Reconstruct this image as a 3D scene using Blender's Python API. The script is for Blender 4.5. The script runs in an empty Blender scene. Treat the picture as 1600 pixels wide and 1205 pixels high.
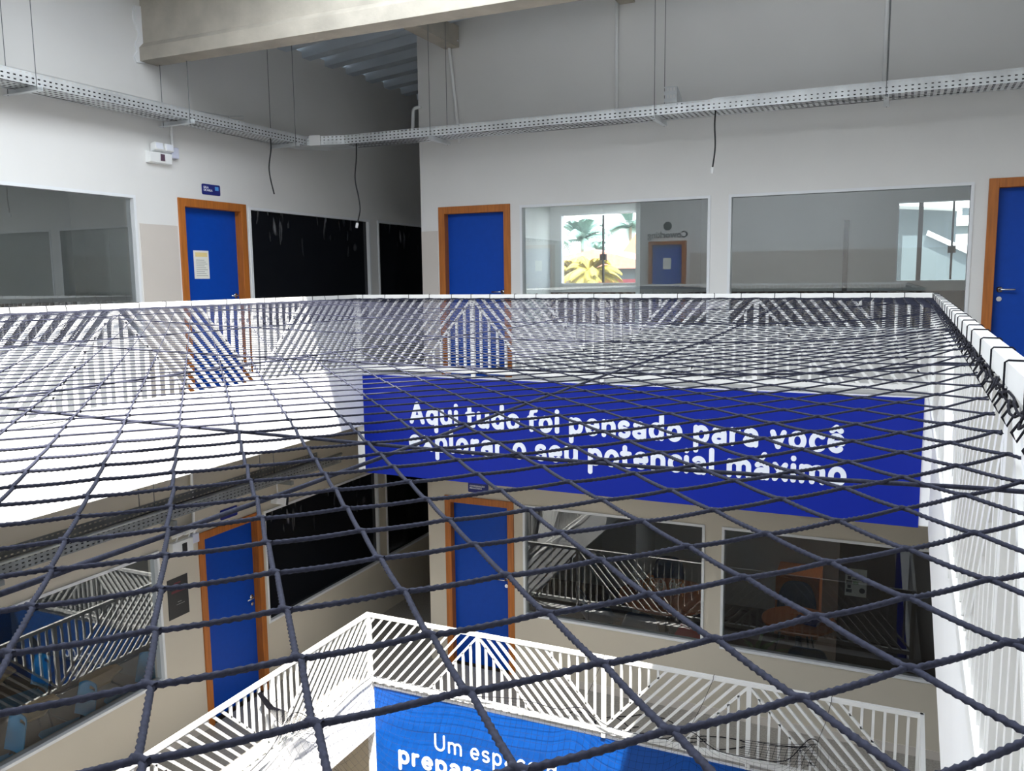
import bpy, math, random
import numpy as np
from mathutils import Vector, Matrix

random.seed(7)
SC = bpy.context.scene
COL = SC.collection
ZO = 8.17                     # height of the camera above the ground floor
# all coordinates below are metres measured from the camera; ZO is added at the end

# ------------------------------------------------------------------ camera
F_PX, CX, CY = 1313.0, 800.0, 602.5
v1 = np.array([1402 - CX, 430 - CY, F_PX]); v2 = np.array([-2100 - CX, 470 - CY, F_PX])
Ya = v1 / np.linalg.norm(v1); Xa = -v2 / np.linalg.norm(v2); Xa -= Ya * Xa.dot(Ya); Xa /= np.linalg.norm(Xa)
Za = np.cross(Ya, Xa)
if Za[1] > 0: Za = -Za
M3 = np.array([Xa, Ya, Za])
right, down, fwd = M3[:, 0], M3[:, 1], M3[:, 2]
cam_data = bpy.data.cameras.new('camera')
cam_data.sensor_fit = 'HORIZONTAL'; cam_data.sensor_width = 36.0
cam_data.lens = F_PX / 1600 * 36.0
cam_data.clip_start = 0.02; cam_data.clip_end = 400
cam = bpy.data.objects.new('camera', cam_data)
cam.matrix_world = Matrix(((right[0], -down[0], -fwd[0], 0), (right[1], -down[1], -fwd[1], 0),
                           (right[2], -down[2], -fwd[2], ZO), (0, 0, 0, 1)))
COL.objects.link(cam); SC.camera = cam

# ------------------------------------------------------------------ sky, sun, exposure
world = bpy.data.worlds.new('world'); SC.world = world; world.use_nodes = True
wn = world.node_tree.nodes; wl = world.node_tree.links
bg = wn['Background']
tc = wn.new('ShaderNodeTexCoord'); sep = wn.new('ShaderNodeSeparateXYZ')
ramp = wn.new('ShaderNodeValToRGB')
wl.new(tc.outputs['Generated'], sep.inputs[0]); wl.new(sep.outputs['Z'], ramp.inputs[0])
ramp.color_ramp.elements[0].position = 0.0; ramp.color_ramp.elements[0].color = (0.93, 0.96, 1.0, 1)
ramp.color_ramp.elements[1].position = 0.6; ramp.color_ramp.elements[1].color = (0.88, 0.94, 1.0, 1)
wl.new(ramp.outputs[0], bg.inputs[0]); bg.inputs[1].default_value = 3.2
sun_d = bpy.data.lights.new('sun', 'SUN'); sun_d.energy = 10.0; sun_d.angle = 0.009; sun_d.color = (1.0, 0.95, 0.87)
sun = bpy.data.objects.new('sun', sun_d); COL.objects.link(sun)
SUN_DIR = Vector((-0.24, 0.31, -1.0)).normalized()
sun.rotation_euler = SUN_DIR.to_track_quat('-Z', 'Y').to_euler(); sun.location = (6, -4, 20)
# portal over the open roof (gives off nothing itself, only guides sky sampling)
pd = bpy.data.lights.new('roof_opening_portal', 'AREA'); pd.shape = 'RECTANGLE'; pd.size = 4.3; pd.size_y = 5.9
pd.cycles.is_portal = True
po = bpy.data.objects.new('roof_opening_portal', pd); po.location = (-2.45, 2.58, 3.40 + ZO); COL.objects.link(po)
vs = SC.view_settings; vs.view_transform = 'Standard'; vs.look = 'None'; vs.gamma = 1.0; vs.exposure = 1.26
vs.use_curve_mapping = False
SC.cycles.max_bounces = 10; SC.cycles.diffuse_bounces = 6; SC.cycles.transparent_max_bounces = 24
SC.cycles.sample_clamp_indirect = 6.0; SC.cycles.use_denoising = True
SC.cycles.caustics_reflective = False; SC.cycles.caustics_refractive = False


# ------------------------------------------------------------------ materials
def srgb(r, g, b):
    def f(c):
        c /= 255.0
        return c / 12.92 if c <= 0.04045 else ((c + 0.055) / 1.055) ** 2.4
    return (f(r), f(g), f(b), 1.0)


def mat(name, col, rough=0.6, metal=0.0, var=0.0, scale=6.0, bump=0.0, bscale=60.0, spec=0.5, stretch=None):
    m = bpy.data.materials.new(name); m.use_nodes = True
    nt = m.node_tree; b = nt.nodes['Principled BSDF']
    b.inputs['Base Color'].default_value = col; b.inputs['Roughness'].default_value = rough
    b.inputs['Metallic'].default_value = metal; b.inputs['Specular IOR Level'].default_value = spec
    if var or bump:
        t = nt.nodes.new('ShaderNodeTexCoord'); vec = t.outputs['Object']
        if stretch:
            mp = nt.nodes.new('ShaderNodeMapping'); mp.inputs['Scale'].default_value = stretch
            nt.links.new(vec, mp.inputs[0]); vec = mp.outputs[0]
    if var:
        n = nt.nodes.new('ShaderNodeTexNoise'); n.inputs['Scale'].default_value = scale; n.inputs['Detail'].default_value = 5
        nt.links.new(vec, n.inputs['Vector'])
        r = nt.nodes.new('ShaderNodeValToRGB')
        r.color_ramp.elements[0].position = 0.3; r.color_ramp.elements[1].position = 0.7
        lo = [max(0, c * (1 - var)) for c in col[:3]] + [1]; hi = [min(1, c * (1 + var)) for c in col[:3]] + [1]
        r.color_ramp.elements[0].color = lo; r.color_ramp.elements[1].color = hi
        nt.links.new(n.outputs['Fac'], r.inputs[0]); nt.links.new(r.outputs[0], b.inputs['Base Color'])
    if bump:
        n2 = nt.nodes.new('ShaderNodeTexNoise'); n2.inputs['Scale'].default_value = bscale; n2.inputs['Detail'].default_value = 4
        nt.links.new(vec, n2.inputs['Vector'])
        bp = nt.nodes.new('ShaderNodeBump'); bp.inputs['Strength'].default_value = bump; bp.inputs['Distance'].default_value = 0.01
        nt.links.new(n2.outputs['Fac'], bp.inputs['Height']); nt.links.new(bp.outputs[0], b.inputs['Normal'])
    return m


def glass(name, tint, base=0.05, gain=2.0):
    """thin pane: see-through with a sharp mirror reflection that grows at grazing angles"""
    m = bpy.data.materials.new(name); m.use_nodes = True
    nt = m.node_tree; nt.nodes.clear()
    out = nt.nodes.new('ShaderNodeOutputMaterial'); mix = nt.nodes.new('ShaderNodeMixShader')
    tr = nt.nodes.new('ShaderNodeBsdfTransparent'); tr.inputs[0].default_value = tint
    gl = nt.nodes.new('ShaderNodeBsdfGlossy'); gl.inputs['Roughness'].default_value = 0.0
    gl.inputs[0].default_value = (0.95, 0.98, 1, 1)
    fr = nt.nodes.new('ShaderNodeFresnel'); fr.inputs[0].default_value = 1.5
    mu = nt.nodes.new('ShaderNodeMath'); mu.operation = 'MULTIPLY_ADD'; mu.use_clamp = True
    mu.inputs[1].default_value = gain; mu.inputs[2].default_value = base
    nt.links.new(fr.outputs[0], mu.inputs[0]); nt.links.new(mu.outputs[0], mix.inputs[0])
    nt.links.new(tr.outputs[0], mix.inputs[1]); nt.links.new(gl.outputs[0], mix.inputs[2])
    nt.links.new(mix.outputs[0], out.inputs[0])
    return m


def film_mat():
    """black window film, glossy, with pale leaf reflections painted near its top"""
    m = mat('black_window_film', (0.004, 0.005, 0.008, 1), 0.12, spec=0.4)
    nt = m.node_tree; b = nt.nodes['Principled BSDF']
    t = nt.nodes.new('ShaderNodeTexCoord')
    mp = nt.nodes.new('ShaderNodeMapping'); mp.inputs['Scale'].default_value = (2.2, 2.2, 0.9)
    nt.links.new(t.outputs['Object'], mp.inputs[0])
    n = nt.nodes.new('ShaderNodeTexNoise'); n.inputs['Scale'].default_value = 2.6; n.inputs['Detail'].default_value = 9; n.inputs['Distortion'].default_value = 1.4
    nt.links.new(mp.outputs[0], n.inputs['Vector'])
    r = nt.nodes.new('ShaderNodeValToRGB'); r.color_ramp.elements[0].position = 0.58; r.color_ramp.elements[1].position = 0.84  # pale smears stand in for mirrored leaves, painted into the colour
    nt.links.new(n.outputs['Fac'], r.inputs[0])
    s = nt.nodes.new('ShaderNodeSeparateXYZ'); nt.links.new(t.outputs['Object'], s.inputs[0])
    mr = nt.nodes.new('ShaderNodeMapRange'); mr.inputs[1].default_value = 0.75; mr.inputs[2].default_value = 1.3
    nt.links.new(s.outputs['Z'], mr.inputs[0])
    mu = nt.nodes.new('ShaderNodeMath'); mu.operation = 'MULTIPLY'
    nt.links.new(r.outputs[0], mu.inputs[0]); nt.links.new(mr.outputs[0], mu.inputs[1])
    mx = nt.nodes.new('ShaderNodeMix'); mx.data_type = 'RGBA'
    mx.inputs[6].default_value = (0.004, 0.005, 0.008, 1); mx.inputs[7].default_value = (0.35, 0.36, 0.38, 1)
    nt.links.new(mu.outputs[0], mx.inputs[0]); nt.links.new(mx.outputs[2], b.inputs['Base Color'])
    return m


WHITE_WALL = mat('white_wall_paint', srgb(226, 226, 224), 0.75, var=0.02, scale=1.5, bump=0.05, bscale=90)
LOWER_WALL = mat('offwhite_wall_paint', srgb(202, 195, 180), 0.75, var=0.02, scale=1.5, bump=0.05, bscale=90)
DADO = mat('beige_dado_paint', srgb(205, 198, 190), 0.6, var=0.02, scale=2)
FASCIA = mat('white_fascia_paint', srgb(240, 240, 240), 0.6, var=0.015, scale=3)
CONCRETE = mat('raw_concrete', srgb(176, 170, 158), 0.8, var=0.14, scale=4, bump=0.25, bscale=30)
FLOOR_M = mat('grey_granite_floor', srgb(150, 146, 140), 0.45, var=0.2, scale=45)
FLOOR_IN = mat('brown_room_floor', srgb(92, 76, 62), 0.5, var=0.15, scale=8)
ROOM_WALL = mat('grey_room_paint', srgb(222, 225, 224), 0.8, var=0.02, scale=2)
DARK_ROOM = mat('dark_room_paint', srgb(132, 138, 134), 0.8, var=0.05, scale=2)
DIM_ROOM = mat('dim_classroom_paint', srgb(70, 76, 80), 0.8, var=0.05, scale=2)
BROWN_PANEL = mat('dark_brown_panel', srgb(52, 34, 26), 0.5, var=0.25, scale=6, stretch=(1, 1, 0.1))
ROOF_M = mat('blue_grey_sheet_metal', srgb(196, 206, 216), 0.5, metal=0.15, var=0.05, scale=3)
RAIL_W = mat('white_enamel_steel', srgb(232, 232, 230), 0.35, var=0.015, scale=8)
ALU = mat('white_aluminium', srgb(228, 231, 234), 0.4)
BLUE_DOOR = mat('blue_laminate', srgb(0, 68, 172), 0.5, var=0.04, scale=20, spec=0.25)
WOOD = mat('orange_brown_wood', srgb(174, 102, 36), 0.5, var=0.18, scale=5, stretch=(9, 9, 0.7))
STEEL = mat('brushed_steel', srgb(200, 202, 205), 0.25, metal=1.0)
GALV = mat('galvanised_steel', srgb(224, 228, 230), 0.42, metal=0.7, var=0.16, scale=5, bump=0.05, bscale=25)
PVC = mat('white_plastic', srgb(236, 238, 238), 0.4, var=0.01)
PVC_GREY = mat('pale_lilac_plastic', srgb(206, 210, 228), 0.4)
CABLE = mat('black_cable', srgb(32, 33, 36), 0.5)
BLACK = mat('black_plastic', srgb(18, 18, 20), 0.4)
BANNER = mat('royal_blue_vinyl', srgb(4, 34, 148), 0.45, var=0.03, scale=3, spec=0.3)
BANNER_L = mat('azure_blue_vinyl', srgb(0, 74, 156), 0.45, var=0.03, scale=3, spec=0.3)
LETTER = mat('white_lettering', srgb(236, 240, 250), 0.5)
NAVY = mat('navy_sign', srgb(24, 34, 120), 0.4)
SKYBLUE = mat('sky_blue_square', srgb(80, 150, 220), 0.4)
ROPE = mat('navy_grey_rope', srgb(46, 48, 62), 0.9, var=0.3, scale=220, spec=0.2)
ROPE_D = mat('black_twine', srgb(26, 26, 34), 0.9, var=0.2, scale=120, spec=0.2)
PAPER = mat('white_paper', srgb(238, 238, 230), 0.7)
PAPER_Y = mat('cream_printed_band', srgb(236, 216, 150), 0.7)
PRINT = mat('grey_print', srgb(150, 150, 150), 0.7)
CHAIR_BLUE = mat('turquoise_blue_plastic', srgb(20, 128, 176), 0.4)
CHAIR_DARK = mat('deep_blue_plastic', srgb(22, 66, 112), 0.4)
TABLET = mat('pale_wood_laminate', srgb(214, 176, 112), 0.45, var=0.08, scale=6, stretch=(1, 8, 1))
TABLE_O = mat('orange_wood_laminate', srgb(190, 102, 40), 0.4, var=0.12, scale=6, stretch=(8, 1, 1))
RED = mat('red_plastic', srgb(205, 24, 34), 0.45)
LEAF = mat('green_leaf', srgb(86, 124, 62), 0.6, var=0.3, scale=8)
LEAF_P = mat('blue_green_palm', srgb(84, 112, 104), 0.6, var=0.25, scale=4)
LEAF_Y = mat('yellow_palm_leaf', srgb(150, 134, 44), 0.6, var=0.25, scale=4)
TRUNK = mat('grey_trunk', srgb(140, 122, 104), 0.85, var=0.2, scale=10)
TILE = mat('pale_red_roof_tile', srgb(196, 120, 104), 0.7, var=0.2, scale=10)
PLASTER_O = mat('orange_plaster', srgb(214, 150, 96), 0.8, var=0.04)
PLASTER_G = mat('grey_green_plaster', srgb(82, 93, 98), 0.8, var=0.06, scale=2)
PLASTER_W = mat('white_plaster', srgb(236, 238, 240), 0.7, var=0.03)
BURGUNDY = mat('burgundy_paint', srgb(112, 44, 54), 0.7)
GROUND_M = mat('outdoor_ground', srgb(140, 138, 128), 0.9, var=0.15)
GLASS_UP = glass('clear_window_glass', (0.88, 0.94, 0.93, 1), 0.07, 3.0)
GLASS_LO = glass('smoky_window_glass', (0.5, 0.53, 0.53, 1), 0.03, 1.6)
GLASS_EX = glass('exterior_window_glass', (0.93, 0.97, 0.97, 1), 0.01, 1.0)
FILM = film_mat()
TUBE_ON = mat('lit_fluorescent_tube', (1, 1, 1, 1), 0.4)
TUBE_ON.node_tree.nodes['Principled BSDF'].inputs['Emission Color'].default_value = (0.95, 0.98, 1, 1)
TUBE_ON.node_tree.nodes['Principled BSDF'].inputs['Emission Strength'].default_value = 9.0
GALV_SHADE = mat('shaded_galvanised_steel', srgb(150, 154, 152), 0.5, metal=0.6, var=0.2, scale=5)  # darker copy of the tray steel, shade under the slab put into its colour
ROD = mat('grey_threaded_rod', srgb(120, 124, 126), 0.5, metal=0.5)
LOGO = mat('slate_print', srgb(40, 50, 60), 0.6)


# ------------------------------------------------------------------ mesh building
class MB:
    def __init__(s): s.v = []; s.f = []; s.m = []; s.mi = 0
    def _add(s, vs_, fs):
        o = len(s.v); s.v.extend([tuple(map(float, p)) for p in vs_])
        for q in fs: s.f.append([o + i for i in q]); s.m.append(s.mi)
        return s
    def box(s, x0, x1, y0, y1, z0, z1):
        x0, x1 = sorted((x0, x1)); y0, y1 = sorted((y0, y1)); z0, z1 = sorted((z0, z1))
        return s._add([(x0, y0, z0), (x1, y0, z0), (x1, y1, z0), (x0, y1, z0), (x0, y0, z1), (x1, y0, z1), (x1, y1, z1), (x0, y1, z1)],
                      [(3, 2, 1, 0), (4, 5, 6, 7), (0, 1, 5, 4), (1, 2, 6, 5), (2, 3, 7, 6), (3, 0, 4, 7)])
    def prism(s, poly, a, b, fn):
        """closed polygon (p,q) swept from a to b; fn(p,q,t)->xyz"""
        n = len(poly)
        vs_ = [fn(p, q, a) for p, q in poly] + [fn(p, q, b) for p, q in poly]
        return s._add(vs_, [tuple(range(n))[::-1], tuple(range(n, 2 * n))] + [(i, (i + 1) % n, n + (i + 1) % n, n + i) for i in range(n)])
    def tube(s, pts, r, n=8, cap=True, flat=None):
        pts = [np.array(p, float) for p in pts]
        rr = r if isinstance(r, (list, tuple)) else [r] * len(pts)
        rings = []; T0 = None
        for i, p in enumerate(pts):
            t = pts[min(i + 1, len(pts) - 1)] - pts[max(i - 1, 0)]; t /= (np.linalg.norm(t) + 1e-12)
            if T0 is None:
                up = np.array([0, 0, 1.0]) if abs(t[2]) < 0.9 else np.array([1.0, 0, 0])
                u = np.cross(t, up)
            else:
                u = U - t * U.dot(t)
            u /= np.linalg.norm(u); T0 = t; U = u; w = np.cross(t, u)
            rings.append([p + rr[i] * (math.cos(2 * math.pi * k / n) * u + math.sin(2 * math.pi * k / n) * w) for k in range(n)])
        vs_ = [q for ring in rings for q in ring]
        fs = [(i * n + k, i * n + (k + 1) % n, (i + 1) * n + (k + 1) % n, (i + 1) * n + k) for i in range(len(pts) - 1) for k in range(n)]
        if cap:
            fs += [tuple(range(n))[::-1], tuple((len(pts) - 1) * n + k for k in range(n))]
        return s._add(vs_, fs)
    def lathe(s, c, prof, n=20):
        """prof: list of (radius, z) about vertical axis at c"""
        vs_ = [(c[0] + r * math.cos(2 * math.pi * k / n), c[1] + r * math.sin(2 * math.pi * k / n), c[2] + z) for r, z in prof for k in range(n)]
        fs = [(i * n + k, i * n + (k + 1) % n, (i + 1) * n + (k + 1) % n, (i + 1) * n + k) for i in range(len(prof) - 1) for k in range(n)]
        fs += [tuple(range(n))[::-1], tuple((len(prof) - 1) * n + k for k in range(n))]
        return s._add(vs_, fs)
    def quad(s, *p): return s._add(p, [tuple(range(len(p)))])
    def raw(s, v, f): return s._add(v, f)


def link_mesh(name, me, parent=None, loc=None):
    o = bpy.data.objects.new(name, me); COL.objects.link(o)
    if parent is not None: o.parent = parent
    if loc is not None: o.location = loc
    return o


def worldloc(o):
    p = Vector((0, 0, 0))
    while o is not None: p += o.location; o = o.parent
    return p


def build(name, mb, m, parent=None, smooth=False, bevel=0.0):
    """one mesh object; vertices are given in camera-centred coordinates"""
    V = np.array(mb.v)
    if parent is None:
        org = np.array([(V[:, 0].min() + V[:, 0].max()) / 2, (V[:, 1].min() + V[:, 1].max()) / 2, V[:, 2].min()])
        off = org
    else:
        org = np.array(worldloc(parent)); off = np.zeros(3)
    me = bpy.data.meshes.new(name); me.from_pydata([tuple(p) for p in V - org], [], mb.f)
    ms = m if isinstance(m, (list, tuple)) else [m]
    for q in ms: me.materials.append(q)
    if len(ms) > 1: me.polygons.foreach_set('material_index', mb.m)
    if smooth: me.polygons.foreach_set('use_smooth', [True] * len(me.polygons))
    me.update()
    o = link_mesh(name, me, parent, Vector(off))
    if bevel:
        bv = o.modifiers.new('bevel', 'BEVEL'); bv.width = bevel; bv.segments = 2; bv.limit_method = 'ANGLE'
    return o


def np_mesh(name, V, Q, m, parent, smooth=True):
    """big quad mesh straight from numpy"""
    org = np.array(worldloc(parent)); V = V - org
    me = bpy.data.meshes.new(name); me.vertices.add(len(V)); me.vertices.foreach_set('co', V.astype(np.float32).ravel())
    n = len(Q); me.loops.add(n * 4); me.loops.foreach_set('vertex_index', Q.astype(np.int32).ravel())
    me.polygons.add(n); me.polygons.foreach_set('loop_start', np.arange(0, n * 4, 4, dtype=np.int32))
    me.polygons.foreach_set('use_smooth', np.full(n, smooth, dtype=bool))
    me.materials.append(m); me.update(calc_edges=True); me.validate()
    return link_mesh(name, me, parent)


def tag(o, label=None, cat=None, group=None, kind=None):
    if label: o['label'] = label
    if cat: o['category'] = cat
    if group: o['group'] = group
    if kind: o['kind'] = kind
    return o


def thing(name, label, cat, loc, group=None, kind=None):
    o = bpy.data.objects.new(name, None); o.empty_display_size = 0.1; o.location = loc; COL.objects.link(o)
    return tag(o, label, cat, group, kind)


def struct(name, mb, m, label=None, cat=None, **k):
    return tag(build(name, mb, m, **k), label, cat, kind='structure')


def copy_tree(o, parent=None):
    c = o.copy(); COL.objects.link(c)
    if parent is not None: c.parent = parent
    for ch in list(o.children): copy_tree(ch, c)
    return c


def text_mesh(txt, size, fn, depth=0.002, align='LEFT', bold=0.0):
    """letters as MB; fn(u, v, d) maps text plane to xyz (d = height above the face)"""
    cu = bpy.data.curves.new('t', 'FONT'); cu.body = txt; cu.size = size; cu.align_x = align; cu.extrude = depth; cu.offset = bold
    cu.resolution_u = 2
    ob = bpy.data.objects.new('t', cu); COL.objects.link(ob)
    dg = bpy.context.evaluated_depsgraph_get(); dg.update()
    me = bpy.data.meshes.new_from_object(ob.evaluated_get(dg))
    mb = MB(); mb.raw([fn(v.co.x, v.co.y, v.co.z) for v in me.vertices], [tuple(p.vertices) for p in me.polygons])
    bpy.data.objects.remove(ob); bpy.data.curves.remove(cu); bpy.data.meshes.remove(me)
    return mb


# ------------------------------------------------------------------ building dimensions
XL, XLR = -6.52, -5.07          # left wall face, left rail plane
YB, YR = 8.75, 7.30             # back wall face, back rail plane
XR = 1.75; YN = -2.10           # right and near walls
ST = 3.436                      # storey height
FU, FL, FG = -1.30, -1.30 - ST, -1.30 - 2 * ST + 0.002
YEND = 12.65


def xr_f(y): return 0.307 - 0.0165 * (7.3 - y)      # right slab edge runs slightly askew
def xr_h(y): return 0.272 - 0.0157 * (7.3 - y)      # centre line of right handrail


def wall_boxes(mb, a0, a1, z0, z1, openings, emit):
    """wall in (a,z) with rectangular openings -> boxes"""
    A = sorted({a0, a1, *[o[0] for o in openings], *[o[1] for o in openings]})
    Z = sorted({z0, z1, *[o[2] for o in openings], *[o[3] for o in openings]})
    A = [a for a in A if a0 <= a <= a1]; Z = [z for z in Z if z0 <= z <= z1]
    for i in range(len(A) - 1):
        j = 0
        while j < len(Z) - 1:
            ca = (A[i] + A[i + 1]) / 2
            def solid(jj):
                cz = (Z[jj] + Z[jj + 1]) / 2
                return not any(o[0] < ca < o[1] and o[2] < cz < o[3] for o in openings)
            if solid(j):
                k = j
                while k + 1 < len(Z) - 1 and solid(k + 1): k += 1
                emit(A[i], A[i + 1], Z[j], Z[k + 1]); j = k + 1
            else: j += 1
    return mb


def wall_left(name, z0, z1, openings, m, label):
    mb = MB(); wall_boxes(mb, YN - 0.15, YEND, z0, z1, openings, lambda a, b, c, d: mb.box(XL - 0.15, XL, a, b, c, d))
    return struct(name, mb, m, label, 'wall')


def wall_back(name, z0, z1, openings, m, label):
    mb = MB(); wall_boxes(mb, -5.148, XR + 0.15, z0, z1, openings, lambda a, b, c, d: mb.box(a, b, YB, YB + 0.15, c, d))
    return struct(name, mb, m, label, 'wall')


SILL, HEAD = -0.525, 0.822
DT = 0.845                        # top of door opening (outer frame)
# openings: (a0, a1, z0, z1)
LW1, LD, LW2, LW3 = (0.6, 5.84, SILL, HEAD), (6.355, 7.315, FU, DT), (7.36, 9.705, SILL, HEAD), (9.895, 12.6, SILL, HEAD)
BD1, BW1, BW2, BD2 = (-4.91, -3.99, FU, DT), (-3.872, -1.752, SILL, HEAD), (-1.573, 0.6, SILL, HEAD), (0.712, 1.632, FU, DT)
def low(o): return (o[0], o[1], o[2] - ST, o[3] - ST)
def roofz(x): return 2.68 + 0.095 * (x - XL)

wall_left('wall_left', FU, 2.70, [LW1, LD, LW2, LW3], WHITE_WALL, 'tall white left wall of the upper gallery with dark windows')
wall_left('wall_left_lower', FL, -1.5, [low(LW1), low(LD), low(LW2), low(LW3)], LOWER_WALL, 'off-white left wall of the lower gallery')
wall_back('wall_back', FU, 3.5, [BW1, BW2, BD1, BD2], WHITE_WALL, 'tall white back wall of the upper gallery facing the viewer')
wall_back('wall_back_lower', FL, -1.5, [low(BW1), low(BW2), low(BD1), low(BD2)], LOWER_WALL, 'off-white back wall of the lower gallery under the blue banner')
mb = MB(); wall_boxes(mb, YN - 0.15, YB, FG, 3.6, [(0.4, 3.6, SILL - ST, HEAD - ST), (3.9, 7.4, SILL - ST, HEAD - ST)], lambda a, b, c, d: mb.box(XR, XR + 0.15, a, b, c, d)); struct('wall_right', mb, WHITE_WALL, 'white right wall', 'wall')
mb = MB(); mb.box(XL - 0.15, XR + 0.15, YN - 0.15, YN, FG, 3.6); struct('wall_near', mb, WHITE_WALL, 'white wall behind the viewer', 'wall')
mb = MB(); mb.box(XL, -5.148, YEND, YEND + 0.15, FG, 3.2); struct('wall_corridor_end', mb, DARK_ROOM, 'end wall of the side corridor', 'wall')
mb = MB(); mb.box(-5.148, -4.98, YB + 0.15, YEND, FU, 3.4); mb.box(-5.148, -4.98, YB + 0.15, YEND, FL, -1.5)
struct('wall_corridor', mb, WHITE_WALL, 'side wall of the corridor running back', 'wall')
mb = MB(); mb.box(XL - 0.15, XL, YN, YEND, FG, FL - 0.2); mb.box(XL, XR, YB, YB + 0.15, FG, FL - 0.2)
struct('wall_ground', mb, LOWER_WALL, 'off-white ground storey walls', 'wall')

# beige dado panels
mb = MB(); mb.box(XL, XL + 0.006, 5.872, 6.335, FU, 0.565); struct('trim_1', mb, DADO, 'beige painted dado between window and blue door on the upper left wall', 'dado')
mb = MB(); mb.box(-5.146, -4.93, YB - 0.006, YB, FU, 0.575); struct('trim_2', mb, DADO, 'beige painted dado left of the blue door on the upper back wall', 'dado')
mb = MB(); mb.box(XR - 0.006, XR, -2.0, 8.0, FU, 0.565); struct('trim_3', mb, DADO, 'beige painted dado of the right wall', 'dado')
mb = MB(); mb.box(XL, -5.6, YN, YN + 0.006, FU, 0.565); mb.box(-4.4, 1.7, YN, YN + 0.006, FU, 0.565)
struct('trim_4', mb, DADO, 'beige painted dado behind the viewer', 'dado')
mb = MB(); mb.box(-3.98, 0.70, YB - 0.012, YB, FL, FL + 0.09)
struct('baseboard_back', mb, DADO, 'pale baseboard under the lower back windows', 'baseboard')
mb = MB(); mb.box(XL, XL + 0.012, 0, 6.35, FL, FL + 0.09)
struct('baseboard_left', mb, DADO, 'pale baseboard under the lower left window', 'baseboard')

# floors: ring-shaped galleries, ground floor
def gallery(z0, z1):
    mb = MB()
    mb.box(XL, XLR - 0.08, YN, YEND, z0, z1); mb.box(XLR - 0.08, XR, 7.45, YB, z0, z1); mb.box(XLR - 0.08, XR, YN, -0.60, z0, z1)
    mb.prism([(xr_f(7.45) + 0.1, 7.45), (xr_f(-0.6) + 0.1, -0.6), (XR, -0.6), (XR, 7.45)], z0, z1, lambda p, q, t: (p, q, t))
    return mb
struct('floor_upper', gallery(FU - 0.2, FU), [FLOOR_M], 'grey granite floor of the upper gallery', 'floor')
struct('floor_lower', gallery(FL - 0.2, FL), [FLOOR_M], 'grey granite floor of the lower gallery', 'floor')
mb = MB(); mb.box(XL - 0.15, XR + 0.15, YN - 0.15, YEND, FG - 0.1, FG); struct('floor', mb, FLOOR_M, 'ground floor at the bottom of the atrium', 'floor')
for nm, zt in (('upper', -0.5), ('lower', -0.5 - ST)):
    mb = MB(); z = FU if nm == 'upper' else FL
    mb.box(-4.98, XR + 0.15, YB + 0.15, 12.15, z - 0.2, z); mb.box(-10.6, XL - 0.15, 0, YEND, z - 0.2, z)
    struct('floor_room_' + nm, mb, FLOOR_IN, 'brown floor of the ' + nm + ' rooms behind the glass', 'floor')

# slab edges round the void
def fascia_left(dz):
    mb = MB(); mb.box(XLR - 0.075, XLR + 0.02, -0.6, 7.3, -1.505 + dz, -0.918 + dz); return mb
struct('trim_5', fascia_left(0), FASCIA, 'sunlit white slab edge under the upper left railing', 'slab edge')
struct('trim_6', fascia_left(-ST), FASCIA, 'sunlit white slab edge under the lower left railing', 'slab edge')
def fascia_back(dz):
    mb = MB(); mb.box(XLR - 0.075, xr_f(7.4) + 0.1, YR + 0.012, YR + 0.16, -2.0 + dz, -0.955 + dz); return mb
struct('trim_7', fascia_back(0), FASCIA, 'white slab edge carrying the upper blue banner', 'slab edge')
struct('trim_8', fascia_back(-ST), FASCIA, 'white slab edge carrying the lower blue banner', 'slab edge')
def fascia_right(dz):
    mb = MB()
    y0, y1 = -0.6, YR + 0.012
    prof = [(0.0, -2.02), (0.0, -1.17), (-0.014, -1.155), (-0.014, -0.955), (0.13, -0.955), (0.13, -2.02)]
    mb.prism(prof, y0, y1, lambda p, q, t: (xr_f(t) + p, t, q + dz)); return mb
struct('trim_9', fascia_right(0), FASCIA, 'white stepped slab edge under the right railing beside the viewer', 'slab edge')
struct('trim_10', fascia_right(-ST), FASCIA, 'white slab edge under the lower right railing', 'slab edge')
mb = MB(); mb.box(XLR, 0.2, -0.75, -0.6, -2.0, -0.96); mb.box(XLR, 0.2, -0.75, -0.6, -2.0 - ST, -0.96 - ST)
struct('trim_11', mb, FASCIA, 'white slab edge behind the viewer', 'slab edge')


# roof: corrugated sheets on concrete beams
def corrugated(mb, x0, x1, y0, y1):
    P = 0.44; prof = []
    y = y0
    while y < y1:
        for dy, dz in ((0, 0), (0.25, 0), (0.27, -0.11), (0.42, -0.11), (0.44, 0)):
            if y + dy <= y1: prof.append((y + dy, dz))
        y += P
    if prof[-1][0] < y1: prof.append((y1, prof[-1][1]))
    vs_ = []

    for yy, dz in prof: vs_ += [(x0, yy, roofz(x0) + dz + 0.06), (x1, yy, roofz(x1) + dz + 0.06)]
    n = len(prof)
    fs = [(2 * i, 2 * i + 1, 2 * i + 3, 2 * i + 2) for i in range(n - 1)]
    o = len(vs_); vs2 = [(x, yy, z + 0.012) for x, yy, z in vs_]
    mb.raw(vs_ + vs2, fs + [tuple(o + q for q in f[::-1]) for f in fs])
mb = MB()
corrugated(mb, XL - 0.3, XR + 0.3, 5.5, YEND + 0.2)
corrugated(mb, XL - 0.3, -4.6, YN - 0.2, 5.75); corrugated(mb, -0.3, XR + 0.3, YN - 0.2, 5.75); corrugated(mb, -4.6, -0.3, YN - 0.2, -0.35)  # unseen sheets, edges set to shade the walls and right railing from the sun
struct('ceiling', mb, ROOF_M, 'blue-grey corrugated metal roof above the upper gallery, with unseen sheets added to block the sun', 'roof')
mb = MB()
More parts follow.
